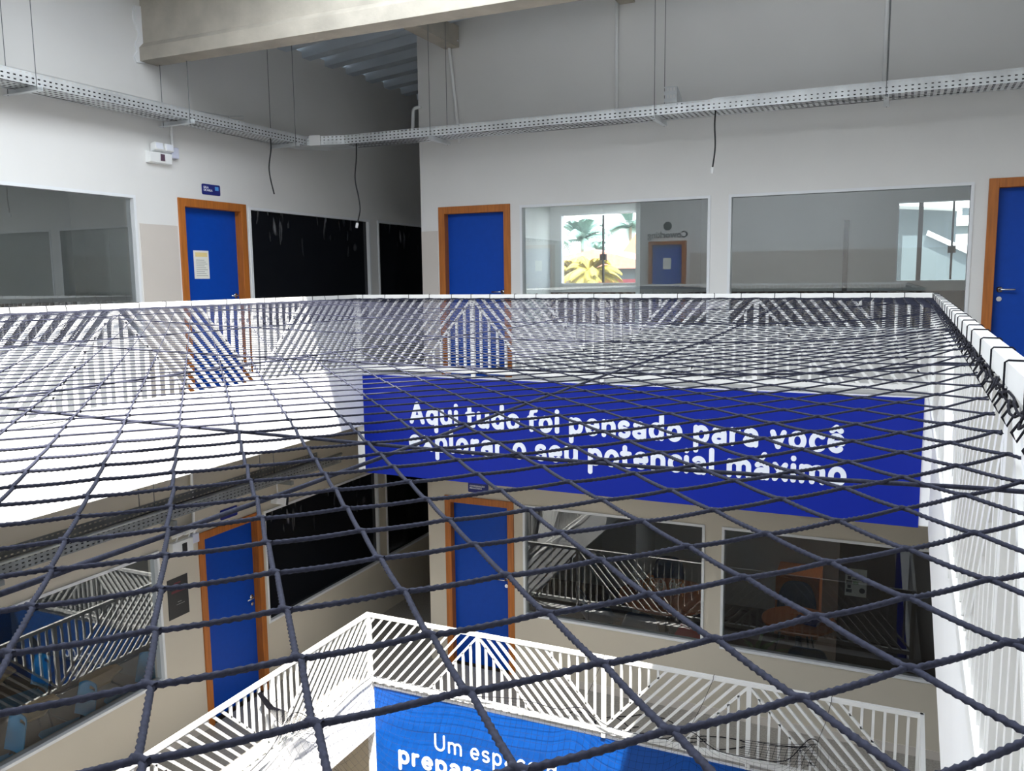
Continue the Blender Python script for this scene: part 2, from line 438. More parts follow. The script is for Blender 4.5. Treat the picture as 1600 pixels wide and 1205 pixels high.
prof = [(5.99, 2.06), (6.21, 2.06), (6.21, 2.18), (6.16, 2.23), (6.16, 2.78), (6.04, 2.78), (6.04, 2.23), (5.99, 2.18)]
mb.prism(prof, XL + 0.001, XR, lambda p, q, t: (t, p, q))
struct('trim_12', mb, CONCRETE, 'long raw concrete roof beam spanning from the left wall', 'beam')
mb = MB(); mb.box(-4.78, -4.60, 6.165, YB - 0.001, 2.60, 2.83); struct('trim_13', mb, CONCRETE, 'short raw concrete beam from the long beam to the back wall', 'beam')
mb = MB(); mb.box(-2.72, -2.56, 8.25, YB - 0.001, 2.80, 3.03); struct('trim_14', mb, CONCRETE, 'end of a small concrete beam at the top of the back wall', 'beam')
# broken plaster round the beam end
mb = MB(); random.seed(3)
pts = [(5.93, 2.02)]
pts = [(5.955, 2.04), (5.93, 2.09), (5.965, 2.14), (5.95, 2.2), (5.985, 2.26), (6.0, 2.31), (5.975, 2.36), (5.945, 2.43), (5.95, 2.49), (5.97, 2.55), (6.05, 2.56), (6.05, 2.05)]
mb.prism(pts, XL, XL + 0.016, lambda p, q, t: (t, p, q)); struct('trim_15', mb, PLASTER_W, 'ragged white plaster patch where the long concrete beam enters the left wall', 'plaster')


# ------------------------------------------------------------------ doors and windows
def on_back(y): return lambda a, z, d: (a, y - d, z)       # d = towards the viewer
def on_left(x): return lambda a, z, d: (x + d, a, z)


def boxm(fn, a0, a1, z0, z1, d0, d1, mb=None):
    mb = mb or MB()
    p, q = fn(a0, z0, d0), fn(a1, z1, d1)
    return mb.box(p[0], q[0], p[1], q[1], p[2], q[2])


def door(n, o, fn, label, handle_side, notice=False):
    a0, a1, z0, z1 = o; p = fn((a0 + a1) / 2, z0, 0)
    t = thing('door_%d' % n, label, 'door', p, kind='structure')
    fw = 0.082
    mb = MB(); boxm(fn, a0, a0 + fw, z0, z1, -0.15, 0.016, mb); boxm(fn, a1 - fw, a1, z0, z1, -0.15, 0.016, mb); boxm(fn, a0 + fw, a1 - fw, z1 - fw, z1, -0.15, 0.016, mb)
    build('door_frame', mb, WOOD, t, bevel=0.004)
    build('door_leaf', boxm(fn, a0 + fw, a1 - fw, z0 + 0.006, z1 - fw, -0.115, -0.075), BLUE_DOOR, t)
    s = 1 if handle_side == 'lo' else -1
    ha = (a0 + fw + 0.055) if handle_side == 'lo' else (a1 - fw - 0.055)
    hz = z0 + 1.16
    mb = MB()
    mb.tube([fn(ha, hz, -0.075), fn(ha, hz, -0.066)], 0.026, 18)
    mb.tube([fn(ha, hz, -0.068), fn(ha, hz, -0.03), fn(ha + s * 0.012, hz, -0.02), fn(ha + s * 0.12, hz, -0.02)], 0.0085, 10)
    build('handle', mb, STEEL, t, smooth=True)
    mb = MB(); mb.tube([fn(ha, hz - 0.085, -0.075), fn(ha, hz - 0.085, -0.064)], 0.022, 18); mb.tube([fn(ha, hz - 0.085, -0.066), fn(ha, hz - 0.085, -0.058)], 0.009, 10)
    build('lock', mb, STEEL, t)
    return t


FB, FLf = on_back(YB), on_left(XL)
door(1, LD, FLf, 'blue door with paper notice in the upper left wall', 'hi')
door(2, BD1, FB, 'blue door at the left end of the upper back wall', 'hi')
door(3, BD2, FB, 'blue door at the right end of the upper back wall with steel handle', 'lo')
door(4, low(LD), FLf, 'blue door in the lower left wall beside the black poster', 'hi')
door(5, low(BD1), FB, 'blue door in the lower back wall under the banner', 'hi')


def window(n, o, fn, label, gm, panes=1, fr=0.028, d=(-0.09, 0.012), frame=ALU, pd=-0.035):
    a0, a1, z0, z1 = o; t = thing('window_%d' % n, label, 'window', fn((a0 + a1) / 2, z0, 0), kind='structure')
    mb = MB()
    boxm(fn, a0, a0 + fr, z0, z1, *d, mb); boxm(fn, a1 - fr, a1, z0, z1, *d, mb)
    boxm(fn, a0 + fr, a1 - fr, z1 - fr, z1, *d, mb); boxm(fn, a0 + fr, a1 - fr, z0, z0 + fr, *d, mb)
    build('window_frame', mb, frame, t)
    w = (a1 - a0 - 2 * fr) / panes
    for k in range(panes):
        b0 = a0 + fr + k * w
        build('pane', MB().quad(fn(b0, z0 + fr, pd), fn(b0 + w, z0 + fr, pd), fn(b0 + w, z1 - fr, pd), fn(b0, z1 - fr, pd)), gm, t)
    return t


window(1, LW1, FLf, 'wide greenish window in the upper left wall left of the blue door', GLASS_UP)
window(2, LW2, FLf, 'wide black window with painted pale reflections in the upper left wall right of the blue door', FILM)
window(3, LW3, FLf, 'second black window in the upper left wall, partly behind the corner of the back wall', FILM)
window(4, BW1, FB, 'upper back window showing palm trees outside', GLASS_UP)
window(5, BW2, FB, 'upper back window showing the grey neighbouring building', GLASS_UP)
window(6, low(LW1), FLf, 'lower left window with blue chairs behind', GLASS_LO)
window(7, low(LW2), FLf, 'lower black window right of the lower left blue door', FILM)
window(8, low(LW3), FLf, 'lower black window beyond the white mullion in the side corridor', FILM)
window(9, low(BW1), FB, 'lower back window with round table and blue chair behind', GLASS_LO)
window(10, low(BW2), FB, 'lower back window with plant and taped poster', GLASS_LO)

FR = lambda a, z, d: (XR - d, a, z)
window(13, (0.4, 3.6, SILL - ST, HEAD - ST), FR, 'dark lower window in the right wall, mirrored in the lower left window', FILM)
window(14, (3.9, 7.4, SILL - ST, HEAD - ST), FR, 'second dark lower window in the right wall, mirrored in the lower left window', FILM)

# rooms behind the glass
PX_, YF = -2.58, 12.0
E1, E2 = (-4.65, -3.02, -0.09, 0.965), (-0.03, 1.00, -0.09, 0.93)
mb = MB(); wall_boxes(mb, -4.98, XR + 0.15, FU, 1.5, [E1, E2], lambda a, b, c, d: mb.box(a, b, YF, YF + 0.15, c, d))
struct('wall_outer', mb, ROOM_WALL, 'grey outer wall of the rooms behind the upper back windows', 'wall')
mb = MB(); mb.box(PX_, PX_ + 0.05, YB + 0.155, YF, FU, 1.5); mb.box(-4.98, -4.81, YB + 0.15, YF, FU, 1.5); mb.box(XR, XR + 0.15, YB + 0.15, YF, FU, 1.5)
struct('wall_partition', mb, ROOM_WALL, 'grey partition wall behind the upper back window', 'wall')
mb = MB(); mb.box(-4.98, XR + 0.15, YB + 0.15, YF + 0.15, 1.5, 1.6); struct('ceiling_room', mb, ROOM_WALL, 'ceiling of the upper back rooms', 'ceiling')
mb = MB(); mb.box(-10.6, XL - 0.15, -0.15, 0, FU, 1.5); mb.box(-8.9, XL - 0.15, 6.9, 7.05, FU, 1.5); mb.box(-8.9, -8.75, 0, 6.9, FU, 1.5)
struct('wall_left_room', mb, ROOM_WALL, 'walls of the room behind the upper left window', 'wall')
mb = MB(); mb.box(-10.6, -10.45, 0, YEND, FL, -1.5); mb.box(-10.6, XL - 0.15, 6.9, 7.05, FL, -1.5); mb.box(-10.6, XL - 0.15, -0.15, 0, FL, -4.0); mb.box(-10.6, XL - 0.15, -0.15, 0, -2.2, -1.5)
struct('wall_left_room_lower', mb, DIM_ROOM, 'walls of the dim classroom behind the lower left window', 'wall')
ADDED_WAINSCOT = mat('added_brown_wainscot', srgb(104, 84, 70), 0.55, var=0.15, scale=5, stretch=(1, 1, 0.15))  # panels added for the brown veil in the glass below the handrail
mb = MB(); mb.box(-4.80, XR, YF - 0.015, YF, FU, -0.2); mb.box(PX_ + 0.05, PX_ + 0.06, YB + 0.16, YF - 0.02, FU, -0.2); mb.box(-8.75, -8.74, 0, 6.9, FU, -0.2)
struct('trim_20', mb, ADDED_WAINSCOT, 'added brown wainscot tinting the lower glass of the upper windows', 'wainscot')
mb = MB(); mb.box(-10.6, XL - 0.15, -0.15, YEND, 1.5, 1.6); struct('ceiling_left_room', mb, ROOM_WALL, 'ceiling of the left rooms', 'ceiling')
mb = MB(); wall_boxes(mb, -4.98, XR + 0.15, FL, -1.5, [(-0.3, 1.7, -3.5, -2.2)], lambda a, b, c, d: mb.box(a, b, YF, YF + 0.15, c, d)); mb.box(-3.20, -3.15, 11.0, YF, FL, -1.5); mb.box(-4.98, -4.81, YB + 0.15, YF, FL, -1.5); mb.box(XR, XR + 0.15, YB + 0.15, YF, FL, -1.5)
struct('wall_lower_room', mb, ROOM_WALL, 'walls of the dim rooms behind the lower back windows', 'wall')
mb = MB(); mb.box(-0.47, 1.0, 10.02, 10.1, FL, -1.5); struct('wall_lower_partition', mb, BROWN_PANEL, 'dark brown wood panelling behind the lower right window', 'wall')
# exterior windows
def FE(y): return lambda a, z, d: (a, y - d, z)
window(11, E1, FE(YF), 'sunny exterior window of the back room with palms outside', GLASS_EX, panes=2, fr=0.025, pd=-0.06)
window(12, E2, FE(YF), 'exterior window of the right back room with grey building outside', GLASS_EX, panes=1, fr=0.02, pd=-0.06)
for nm, cx_, lab in (('window_mullion', -3.985, 'dark joint with lock between the panes of the palm window'), ('window_mullion', 0.61, 'dark joint with lock in the grey building window')):
    mb = MB(); mb.box(cx_ - 0.012, cx_ + 0.012, YF + 0.03, YF + 0.075, -0.06, 0.93); mb.box(cx_ - 0.045, cx_ + 0.045, YF + 0.02, YF + 0.08, 0.27, 0.36)
    struct('trim_%d' % (16 if cx_ < 0 else 17), mb, BLACK, lab, 'window joint')
mb = MB(); mb.box(0.215, 0.27, YF + 0.02, YF + 0.09, -0.07, 0.91); struct('trim_18', mb, BLACK, 'dark post in the exterior window of the right back room', 'window post')
mb = MB(); mb.box(-0.66, -0.60, YF - 0.03, YF, FU, 0.72); struct('trim_19', mb, BROWN_PANEL, 'dark vertical strip on the grey wall left of the exterior window', 'wall strip')

# ------------------------------------------------------------------ railings
SW = 0.011


def clip_poly(poly, x0, x1, z0, z1):
    def cut(P, f):
        out = []
        for i in range(len(P)):
            a, b = P[i], P[(i + 1) % len(P)]; fa, fb = f(a), f(b)
            if fa >= 0: out.append(a)
            if (fa >= 0) != (fb >= 0):
                t = fa / (fa - fb); out.append((a[0] + t * (b[0] - a[0]), a[1] + t * (b[1] - a[1])))
        return out
    for f in (lambda p: p[0] - x0, lambda p: x1 - p[0], lambda p: p[1] - z0, lambda p: z1 - p[1]):
        poly = cut(poly, f)
        if len(poly) < 3: return []
    return poly


def panel_slats(x0, x1, zb, zt, kind, full_first=False, full_last=False):
    """slat outlines of one chevron panel; '/' slats rise towards x1, '\\' is its mirror"""
    W = x1 - x0; H = zt - zb; r = 0.45 * W; out = []
    n = max(2, round((W - r) / 0.105)); d = (W - r) / n
    ks = list(range(n + 1))
    lo = -int(r / d) if full_first else 0
    hi = n + int(r / d) if full_last else n
    for k in range(lo, hi + 1):
        s0 = k * d; hw = SW / (H / math.hypot(r, H))
        pl = clip_poly([(s0 - hw, 0), (s0 + hw, 0), (s0 + r + hw, H), (s0 + r - hw, H)], 0.012, W - 0.012, 0, H)
        if pl and max(p[1] for p in pl) - min(p[1] for p in pl) > 0.03: out.append(pl)
    if not full_first:
        k = 1
        while k * 0.0885 < r - 0.03:
            x = k * 0.0885; zz = x / r * H; out.append([(x - SW, zz), (x + SW, zz), (x + SW, H), (x - SW, H)]); k += 1
    if not full_last:
        k = 1
        while k * 0.0885 < r - 0.03:
            x = W - k * 0.0885; zz = (x - (W - r)) / r * H; out.append([(x - SW, 0), (x + SW, 0), (x + SW, zz), (x - SW, zz)]); k += 1
    res = []
    for pl in out:
        if kind == '/': res.append([(x0 + a, zb + b) for a, b in pl])
        else: res.append([(x1 - a, zb + b) for a, b in pl][::-1])
    return res


def railing(name, label, posts, kinds, dz, fn, group=None, corner_first=None, corner_last=None, hw=0.016, end_post=True):
    """fn(a, d, z)-> xyz with a along the rail, d across it"""
    ztop, zh, zbt, zbb = -0.139 + dz, -0.177 + dz, -0.862 + dz, -0.908 + dz
    a0, a1 = posts[0], posts[-1]
    t = thing(name, label, 'railing', fn((a0 + a1) / 2, 0, zbb - 0.05), group)
    def bar(nm, aa, bb, d0, d1, z0, z1, ab=None):
        mb = MB(); mb.prism([(d0, z0), (d1, z0), (d1, z1), (d0, z1)], aa, bb, lambda p, q, s: fn(s, p, q)); return build(nm, mb, RAIL_W, t)
    bar('handrail', a0 - 0.02, a1 + 0.02, -hw, hw, zh, ztop)
    bar('bottom_rail', a0, a1, -0.02, 0.02, zbb, zbt)
    for i, p in enumerate(posts): bar('post', p - 0.021, p + 0.021, -0.0155, 0.0155, zbb - 0.056, zh)
    for i, k in enumerate(kinds):
        for pl in panel_slats(posts[i], posts[i + 1], zbt, zh, k, corner_first == i, corner_last == i):
            mb = MB(); mb.prism(pl, -0.011, 0.011, lambda p, q, s: fn(p, s, q)); build('slat', mb, RAIL_W, t)
    return t


bk = [-5.07, -3.745, -2.42, -1.065, 0.272]
lf = [-1.45 + 0.02, 0.02, 1.45, 2.88, 4.31, 5.75, 7.30][1:]
rail_b = railing('railing', 'white slatted railing along the far side of the upper void, above the dark blue banner', bk, ['/', '\\', '/', '\\'], 0.0,
        lambda a, d, z: (a, YR + d, z), corner_first=0)
rail_l = railing('railing', 'white slatted railing along the left side of the upper void', lf, ['/', '\\', '/', '\\', '/'], 0.0,
        lambda a, d, z: (XLR - 0.022 + d, a, z), corner_last=4)
rt = [0.1, 1.5, 2.95, 4.4, 5.85, 7.30]
rail_r = railing('railing', 'white slatted railing along the right side of the upper void, running towards the viewer', rt, ['/', '\\', '/', '\\', '/'], 0.0,
        lambda a, d, z: (xr_h(a) + d, a, z))
rail_lb = railing('railing', 'sunlit white railing at the bottom of the picture, above the azure banner', [-5.07, -3.745, -2.40, -1.045, 0.325], ['/', '\\', '/', '\\'], -ST,
        lambda a, d, z: (a, YR + d, z), corner_first=0)
rail_ll = railing('railing', 'sunlit white railing of the lower left gallery, at the bottom left of the picture', lf[2:], ['/', '\\', '/'], -ST,
        lambda a, d, z: (XLR - 0.022 + d, a, z), corner_last=2)
railing('railing', 'end of the lower white railing on the right, behind the white slab edge', [5.85, 7.30], ['/'], -ST,
        lambda a, d, z: (xr_f(a) + 0.03 + d, a, z))
railing('railing', 'white railing behind the viewer, seen mirrored in the upper back windows', [-5.07, -3.75, -2.42, -1.1, 0.15], ['/', '\\', '/', '\\'], 0.0,
        lambda a, d, z: (a, -0.66 + d, z))


# ------------------------------------------------------------------ rope net
def sweep(P, r, n, lobes=0.0, twist=None):
    """P: (m,k,3) polylines all of k points -> tubes. lobes: 3-strand relief, twist: phase (m,k)"""
    m, k, _ = P.shape
    T = np.empty_like(P); T[:, 1:-1] = P[:, 2:] - P[:, :-2]; T[:, 0] = P[:, 1] - P[:, 0]; T[:, -1] = P[:, -1] - P[:, -2]
    T /= np.linalg.norm(T, axis=2, keepdims=True)
    up = np.zeros_like(T); up[..., 2] = 1
    st = np.abs(T[..., 2]) > 0.95; up[st] = (1, 0, 0)
    U = np.cross(T, up); U /= np.linalg.norm(U, axis=2, keepdims=True); Wv = np.cross(U, T)
    th = np.arange(n) * 2 * np.pi / n
    R = np.full((m, k, n), r)
    if lobes:
        R = r * (1 + lobes * np.cos(3 * (th[None, None, :] - twist[:, :, None])))
    V = P[:, :, None, :] + R[..., None] * (np.cos(th)[None, None, :, None] * U[:, :, None, :] + np.sin(th)[None, None, :, None] * Wv[:, :, None, :])
    idx = np.arange(m * k * n).reshape(m, k, n)
    a = idx[:, :-1, :]; b = idx[:, 1:, :]
    Q = np.stack([a, np.roll(a, -1, 2), np.roll(b, -1, 2), b], -1).reshape(-1, 4)
    return V.reshape(-1, 3), Q


def join(parts):
    Vs, Qs, o = [], [], 0
    for V, Q in parts: Vs.append(V); Qs.append(Q + o); o += len(V)
    return np.concatenate(Vs), np.concatenate(Qs)


NZ = -0.2857
NA = np.array([0.0697, 0.0766]); NB = np.array([-0.0706, 0.0709]); NO = np.array([-0.3988, 0.4803])
XN0, YN1, YN0 = XLR + 0.03, YR - 0.03, -0.45


def net_z(x, y):
    dl = np.maximum(np.minimum(x - XN0, YN1 - y), 0)
    dr = np.maximum(xr_h(y) - 0.02 - x, 0)
    sm = np.clip((y - 0.95) / 1.6, 0, 1)
    z = NZ + 0.115 * np.exp(-(dl / 2.1) ** 1.5) + 0.085 * np.exp(-dr / 0.38) * sm
    return np.minimum(z, -0.176)


net = thing('safety_net', 'dark rope safety net stretched flat over the upper void', 'net', (-2.4, 3.4, NZ))
G = 190
ii, jj = np.meshgrid(np.arange(-G, G), np.arange(-G, G), indexing='ij')
kx = NO[0] + (ii - 1) * NA[0] + (jj - 1) * NB[0]; ky = NO[1] + (ii - 1) * NA[1] + (jj - 1) * NB[1]
rng = np.random.default_rng(5)
kx = kx + rng.normal(0, 0.0006, kx.shape); ky = ky + rng.normal(0, 0.0006, ky.shape)
def in_net(x, y):
    """inside the ring of handrails (near the viewer the edge is laced a little under the right handrail)"""
    lim = np.where(y < 1.35, 0.06, -0.018)
    return (x > XN0) & (x < xr_h(y) + lim) & (y > YN0) & (y < YN1)


inside = in_net(kx, ky)
kz = net_z(kx, ky)
J = 0.0022


def net_edges(di, dj, sgn):
    a = (slice(0, 2 * G - di), slice(0, 2 * G - dj)); b = (slice(di, 2 * G), slice(dj, 2 * G))
    ok = inside[a] | inside[b]
    p = np.stack([kx[a][ok] + sgn * J, ky[a][ok], kz[a][ok]], -1); q = np.stack([kx[b][ok] - sgn * J, ky[b][ok], kz[b][ok]], -1)
    # strands that leave the opening end on its border
    for e0, e1, flag in ((p, q, inside[b][ok]), (q, p, inside[a][ok])):
        o_ = ~flag; lo_ = e0[o_].copy(); hi_ = e1[o_].copy()
        for _ in range(14):
            m_ = (lo_ + hi_) / 2; g = in_net(m_[:, 0], m_[:, 1])[:, None]
            lo_ = np.where(g, m_, lo_); hi_ = np.where(g, hi_, m_)
        lo_[:, 2] = net_z(lo_[:, 0], lo_[:, 1]); e1[o_] = lo_
    keep = np.linalg.norm(p - q, axis=1) > 0.004
    return p[keep], q[keep]


parts = []
RR = 0.00245
for (di, dj, sgn) in ((1, 0, 1), (0, 1, -1)):
    p, q = net_edges(di, dj, sgn)
    # overlap each strand through its knots
    e = (q - p); e /= np.linalg.norm(e, axis=1, keepdims=True)
    dist = np.linalg.norm((p + q) / 2, axis=1)
    near = dist < 1.7
    for sel, k, n in ((near, 26, 12), (~near & (dist < 3.2), 3, 6), (dist >= 3.2, 2, 5)):
        if not sel.any(): continue
        t = np.linspace(0, 1, k)[None, :, None]
        P = p[sel][:, None, :] * (1 - t) + q[sel][:, None, :] * t
        if k > 3:
            L = np.linalg.norm(q[sel] - p[sel], axis=1)[:, None]
            tw = 2 * np.pi * (np.linspace(0, 1, k)[None, :] * L) / 0.024 + rng.uniform(0, 6, (sel.sum(), 1))
            sagv = np.zeros_like(P); sagv[..., 2] = -0.0012 * np.sin(np.pi * np.linspace(0, 1, k))[None, :]
            parts.append(sweep(P + sagv, RR * 0.97, n, 0.32, tw))
        else:
            parts.append(sweep(P, RR * (0.88 if k == 3 else 0.72), n))
# knots: short doubled joints
kn = np.stack([kx[inside], ky[inside], kz[inside]], -1)
d = np.linalg.norm(kn, axis=1); kn = kn[d < 3.2]
off = np.array([[-J - 0.004, 0, 0], [-J, 0, 0.0004], [0, 0, 0.0006], [J, 0, 0.0004], [J + 0.004, 0, 0]])
P = kn[:, None, :] + off[None]
tw = rng.uniform(0, 6, (len(kn), 1)) + np.linspace(0, 3, 5)[None]
parts.append(sweep(P, RR * 1.32, 9, 0.12, tw))
V, Q = join(parts)
np_mesh('mesh', V, Q, ROPE, net)
# straight support cords under the net, about 1.2 m apart both ways
for xc in (-0.75, -1.95, -3.15, -4.35):
    ys = np.linspace(YN0, YR, 260); xs = xc + 0.006 * np.sin(ys * 2.2)
    P = np.stack([xs, ys, net_z(xs, ys) - 0.004], -1)[None]
    V, Q = sweep(P, 0.0032, 9, 0.12, (2 * np.pi * np.linspace(0, 8, 260) / 0.05)[None]); np_mesh('support_cord', V, Q, ROPE, net)
for yc in (0.02, 1.215, 2.37, 3.54, 4.70, 5.88):
    xs = np.linspace(XLR, xr_h(yc), 200); ys = yc + 0.006 * np.sin(xs * 2.5)
    P = np.stack([xs, ys, net_z(np.minimum(xs, xr_h(yc) - 0.08), ys) - 0.004], -1)[None]
    V, Q = sweep(P, 0.0032, 9, 0.12, (2 * np.pi * np.linspace(0, 5, 200) / 0.05)[None]); np_mesh('support_cord', V, Q, ROPE, net)


def rect_loop(c, u, hw, z0, z1, skew=0.0, nrm=(0, 1, 0)):
    """rope ring round a handrail: c centre, u unit across; skew shifts it along the rail on top"""
    c = np.array(c); u = np.array(u); a = np.array(nrm)
    pts = [c - u * hw + np.array([0, 0, z0 - c[2]]), c - u * hw + np.array([0, 0, z1 - c[2] - 0.004]), c - u * (hw - 0.004) + np.array([0, 0, z1 - c[2]]) + a * skew * 0.5,
           c + u * (hw - 0.004) + np.array([0, 0, z1 - c[2]]) + a * skew, c + u * hw + np.array([0, 0, z1 - c[2] - 0.004]) + a * skew, c + u * hw + np.array([0, 0, z0 - c[2]])]
    return pts + [pts[0]]


random.seed(11)
HT, HB = -0.139, -0.177
# lashing on the right handrail
y = 1.0
lash_pts = []
while y < 7.25:
    x = xr_h(y)
    mb = MB(); mb.tube(rect_loop((x, y, HT), (1, 0, 0), 0.0195, HB - 0.006, HT + 0.003, random.uniform(-0.02, 0.02)), 0.0018, 6)
    build('lashing', mb, ROPE_D, net); y += random.choice((0.2, 0.28, 0.31, 0.26))
mb = MB()
for off, ph in ((0.0, 0), (0.006, 1.3)):
    pts = []
    for s in np.linspace(0.8, 7.25, 330):
        x = xr_h(s) - 0.022 + off * 0.6
        pts.append((x + 0.006 * math.sin(s * 45 + ph), s, HB - 0.012 + off + 0.008 * math.sin(s * 60 + ph * 2)))
    mb.tube(pts, 0.0021, 5)
for s in np.arange(0.85, 7.2, 0.13):
    x = xr_h(s) - 0.02; pts = [(x, s, HB - 0.004), (x - 0.012, s + 0.02, HB - 0.03), (x - 0.004, s + 0.035, HB - 0.045), (x + 0.006, s + 0.02, HB - 0.02), (x, s, HB - 0.004)]
    mb.tube(pts, 0.0019, 5)
build('border_cord', mb, ROPE_D, net)
# back and left
x = -5.0
while x < 0.2:
    mb = MB(); mb.tube(rect_loop((x, YR, HT), (0, 1, 0), 0.0195, HB - 0.006, HT + 0.003, random.uniform(-0.01, 0.01), (1, 0, 0)), 0.0026, 5)
    build('lashing', mb, ROPE_D, net); x += random.uniform(0.2, 0.32)
y = 1.2
while y < 7.25:
    mb = MB(); mb.tube(rect_loop((XLR - 0.022, y, HT), (1, 0, 0), 0.0195, HB - 0.006, HT + 0.003, random.uniform(-0.01, 0.01)), 0.0026, 5)
    build('lashing', mb, ROPE_D, net); y += random.uniform(0.13, 0.4)
mb = MB()
pts = [(x, YR - 0.022, HB - 0.004 + 0.006 * math.sin(x * 22)) for x in np.linspace(-5.05, 0.25, 260)]; mb.tube(pts, 0.0034, 5)
pts = [(XLR + 0.022, y, HB - 0.004 + 0.005 * math.sin(y * 22)) for y in np.linspace(0.5, 7.28, 300)]; mb.tube(pts, 0.0034, 5)
build('border_cord', mb, ROPE_D, net)

# fine black net hanging loosely inside the lower railing
fnet = thing('black_net', 'fine black net sagging over the lower void behind the azure banner railing', 'net', (-2.4, 5.5, -4.9))
def edge_h(x):
    """height of the net edge along the lower back railing: bunched up in places"""
    z = -4.27
    for c, h, w in ((-3.2, 0.10, 0.5), (-2.61, 0.12, 0.18), (-1.56, 0.14, 0.16), (-0.50, 0.24, 0.14), (-0.2, 0.1, 0.5)): z += h * math.exp(-((x - c) / w) ** 2)
    return z
def fz(x, y):
    db = YR - 0.05 - y; dl = x - (XLR + 0.05)
    zb = edge_h(x) - 0.85 * (1 - math.exp(-max(db, 0) / 0.42)) + 0.035 * math.sin(x * 5.1 + y * 3)
    zl = -4.30 + (0.25 * math.exp(-((y - 5.95) / 0.25) ** 2)) - 0.85 * (1 - math.exp(-max(dl, 0) / 0.42)) + 0.03 * math.sin(y * 4.3 + x * 2)
    return max(zb, zl)
mb = MB(); S = 0.062
us = np.arange(0, 1.62, S); sx = np.arange(XLR + 0.05, 0.28, S)
def fpt(x, y): return (x + 0.012 * math.sin(7 * y + 3 * x), y, fz(x, y))
gx = np.concatenate([XLR + 0.05 + np.array([0, .012, .028, .048, .07, .10, .135, .175, .22, .27, .33, .39, .45]), np.arange(XLR + 0.56, 0.19, S)])
gy = (YR - 0.05) - np.concatenate([np.array([0, .012, .028, .048, .07, .10, .135, .175, .22, .27, .33, .39, .45]), np.arange(0.51, 3.4, S)])
for x in gx: mb.tube([fpt(x, y) for y in gy], 0.0011, 3, cap=False)
for y in gy: mb.tube([fpt(x, y) for x in gx], 0.0011, 3, cap=False)
build('mesh', mb, ROPE_D, fnet)
mb = MB()
mb.tube([(x, YR - 0.045, edge_h(x)) for x in np.linspace(-5.0, -0.45, 140)], 0.004, 5)
mb.tube([(XLR + 0.045, y, fz(XLR + 0.05, y)) for y in np.linspace(3.0, 7.25, 120)], 0.004, 5)
build('border_cord', mb, ROPE_D, fnet)
mb = MB()      # gathered tail tied up to the lower left handrail
for k in range(14):
    a = k / 13
    pts = [(XLR + 0.03, 5.50 + 0.04 * a, -3.64), (XLR + 0.05, 5.58 + 0.10 * a, -3.80 - 0.05 * a), (XLR + 0.08, 5.72 + 0.18 * a, -4.02), (XLR + 0.10, 5.86 + 0.32 * a, -4.20 - 0.04 * a), (XLR + 0.08, 6.0 + 0.42 * a, -4.32)]
    mb.tube(pts, 0.0022, 4)
for k in range(7):
    b = (k + 1) / 8; pts = []
    for a in (0, .5, 1): pts.append((XLR + 0.03 + 0.07 * b, 5.50 + 0.5 * b + (0.04 + 0.38 * b) * a, -3.64 - 0.68 * b))
    mb.tube(pts, 0.0018, 4)
build('gathered_net', mb, ROPE_D, fnet)
for (x0, z0, x1, z1) in ((-0.46, -3.99, -0.36, -3.60), (-1.56, -4.10, -1.36, -3.60), (-2.61, -4.10, -2.40, -3.60)):
    mb = MB(); mb.tube([(x0, YR - 0.045, z0), ((x0 + x1) / 2 + 0.01, YR - 0.04, (z0 + z1) / 2), (x1, YR - 0.02, z1), (x1, YR - 0.02, -3.57), (x1 + 0.004, YR + 0.02, -3.57)], 0.0022, 5)
    build('tie_string', mb, ROPE_D, fnet)
mb = MB()
for k in range(12):
    x0 = -0.46 - 0.05 * k
    mb.tube([(-0.46 - 0.012 * k, YR - 0.05, -3.985 - 0.008 * k), (x0 + 0.01, YR - 0.06, -4.09), (x0 - 0.02, YR - 0.06, -4.22)], 0.002, 4)
for k in range(8):
    mb.tube([(-0.46, YR - 0.052, -4.0 - 0.028 * k), (-0.75, YR - 0.062, -4.06 - 0.026 * k), (-1.1, YR - 0.06, -4.10 - 0.02 * k)], 0.002, 4)
build('gathered_net', mb, ROPE_D, fnet)

# loose black cord lying on the lower floor
mb = MB(); random.seed(4)
for k in range(5):
    cx_, cy_ = -2.9 + 0.35 * k, 8.0 + 0.12 * (k % 3)
    pts = [(cx_ + 0.35 * math.cos(t * 1.3 + k) * (0.5 + 0.1 * k), cy_ + 0.22 * math.sin(t + k * 1.7), FL + 0.006 + 0.004 * (i % 2)) for i, t in enumerate(np.linspace(0, 5.5, 26))]
    mb.tube(pts, 0.005, 5)
tag(build('loose_cord', mb, ROPE_D), 'tangled black cord lying on the lower gallery floor behind the white railing', 'cord')

# ------------------------------------------------------------------ lettering drawn with round-ended strokes
def arc(cx_, cy_, rx, ry, a0, a1, n=14):
    return [(cx_ + rx * math.cos(math.radians(a0 + (a1 - a0) * i / n)), cy_ + ry * math.sin(math.radians(a0 + (a1 - a0) * i / n))) for i in range(n + 1)]


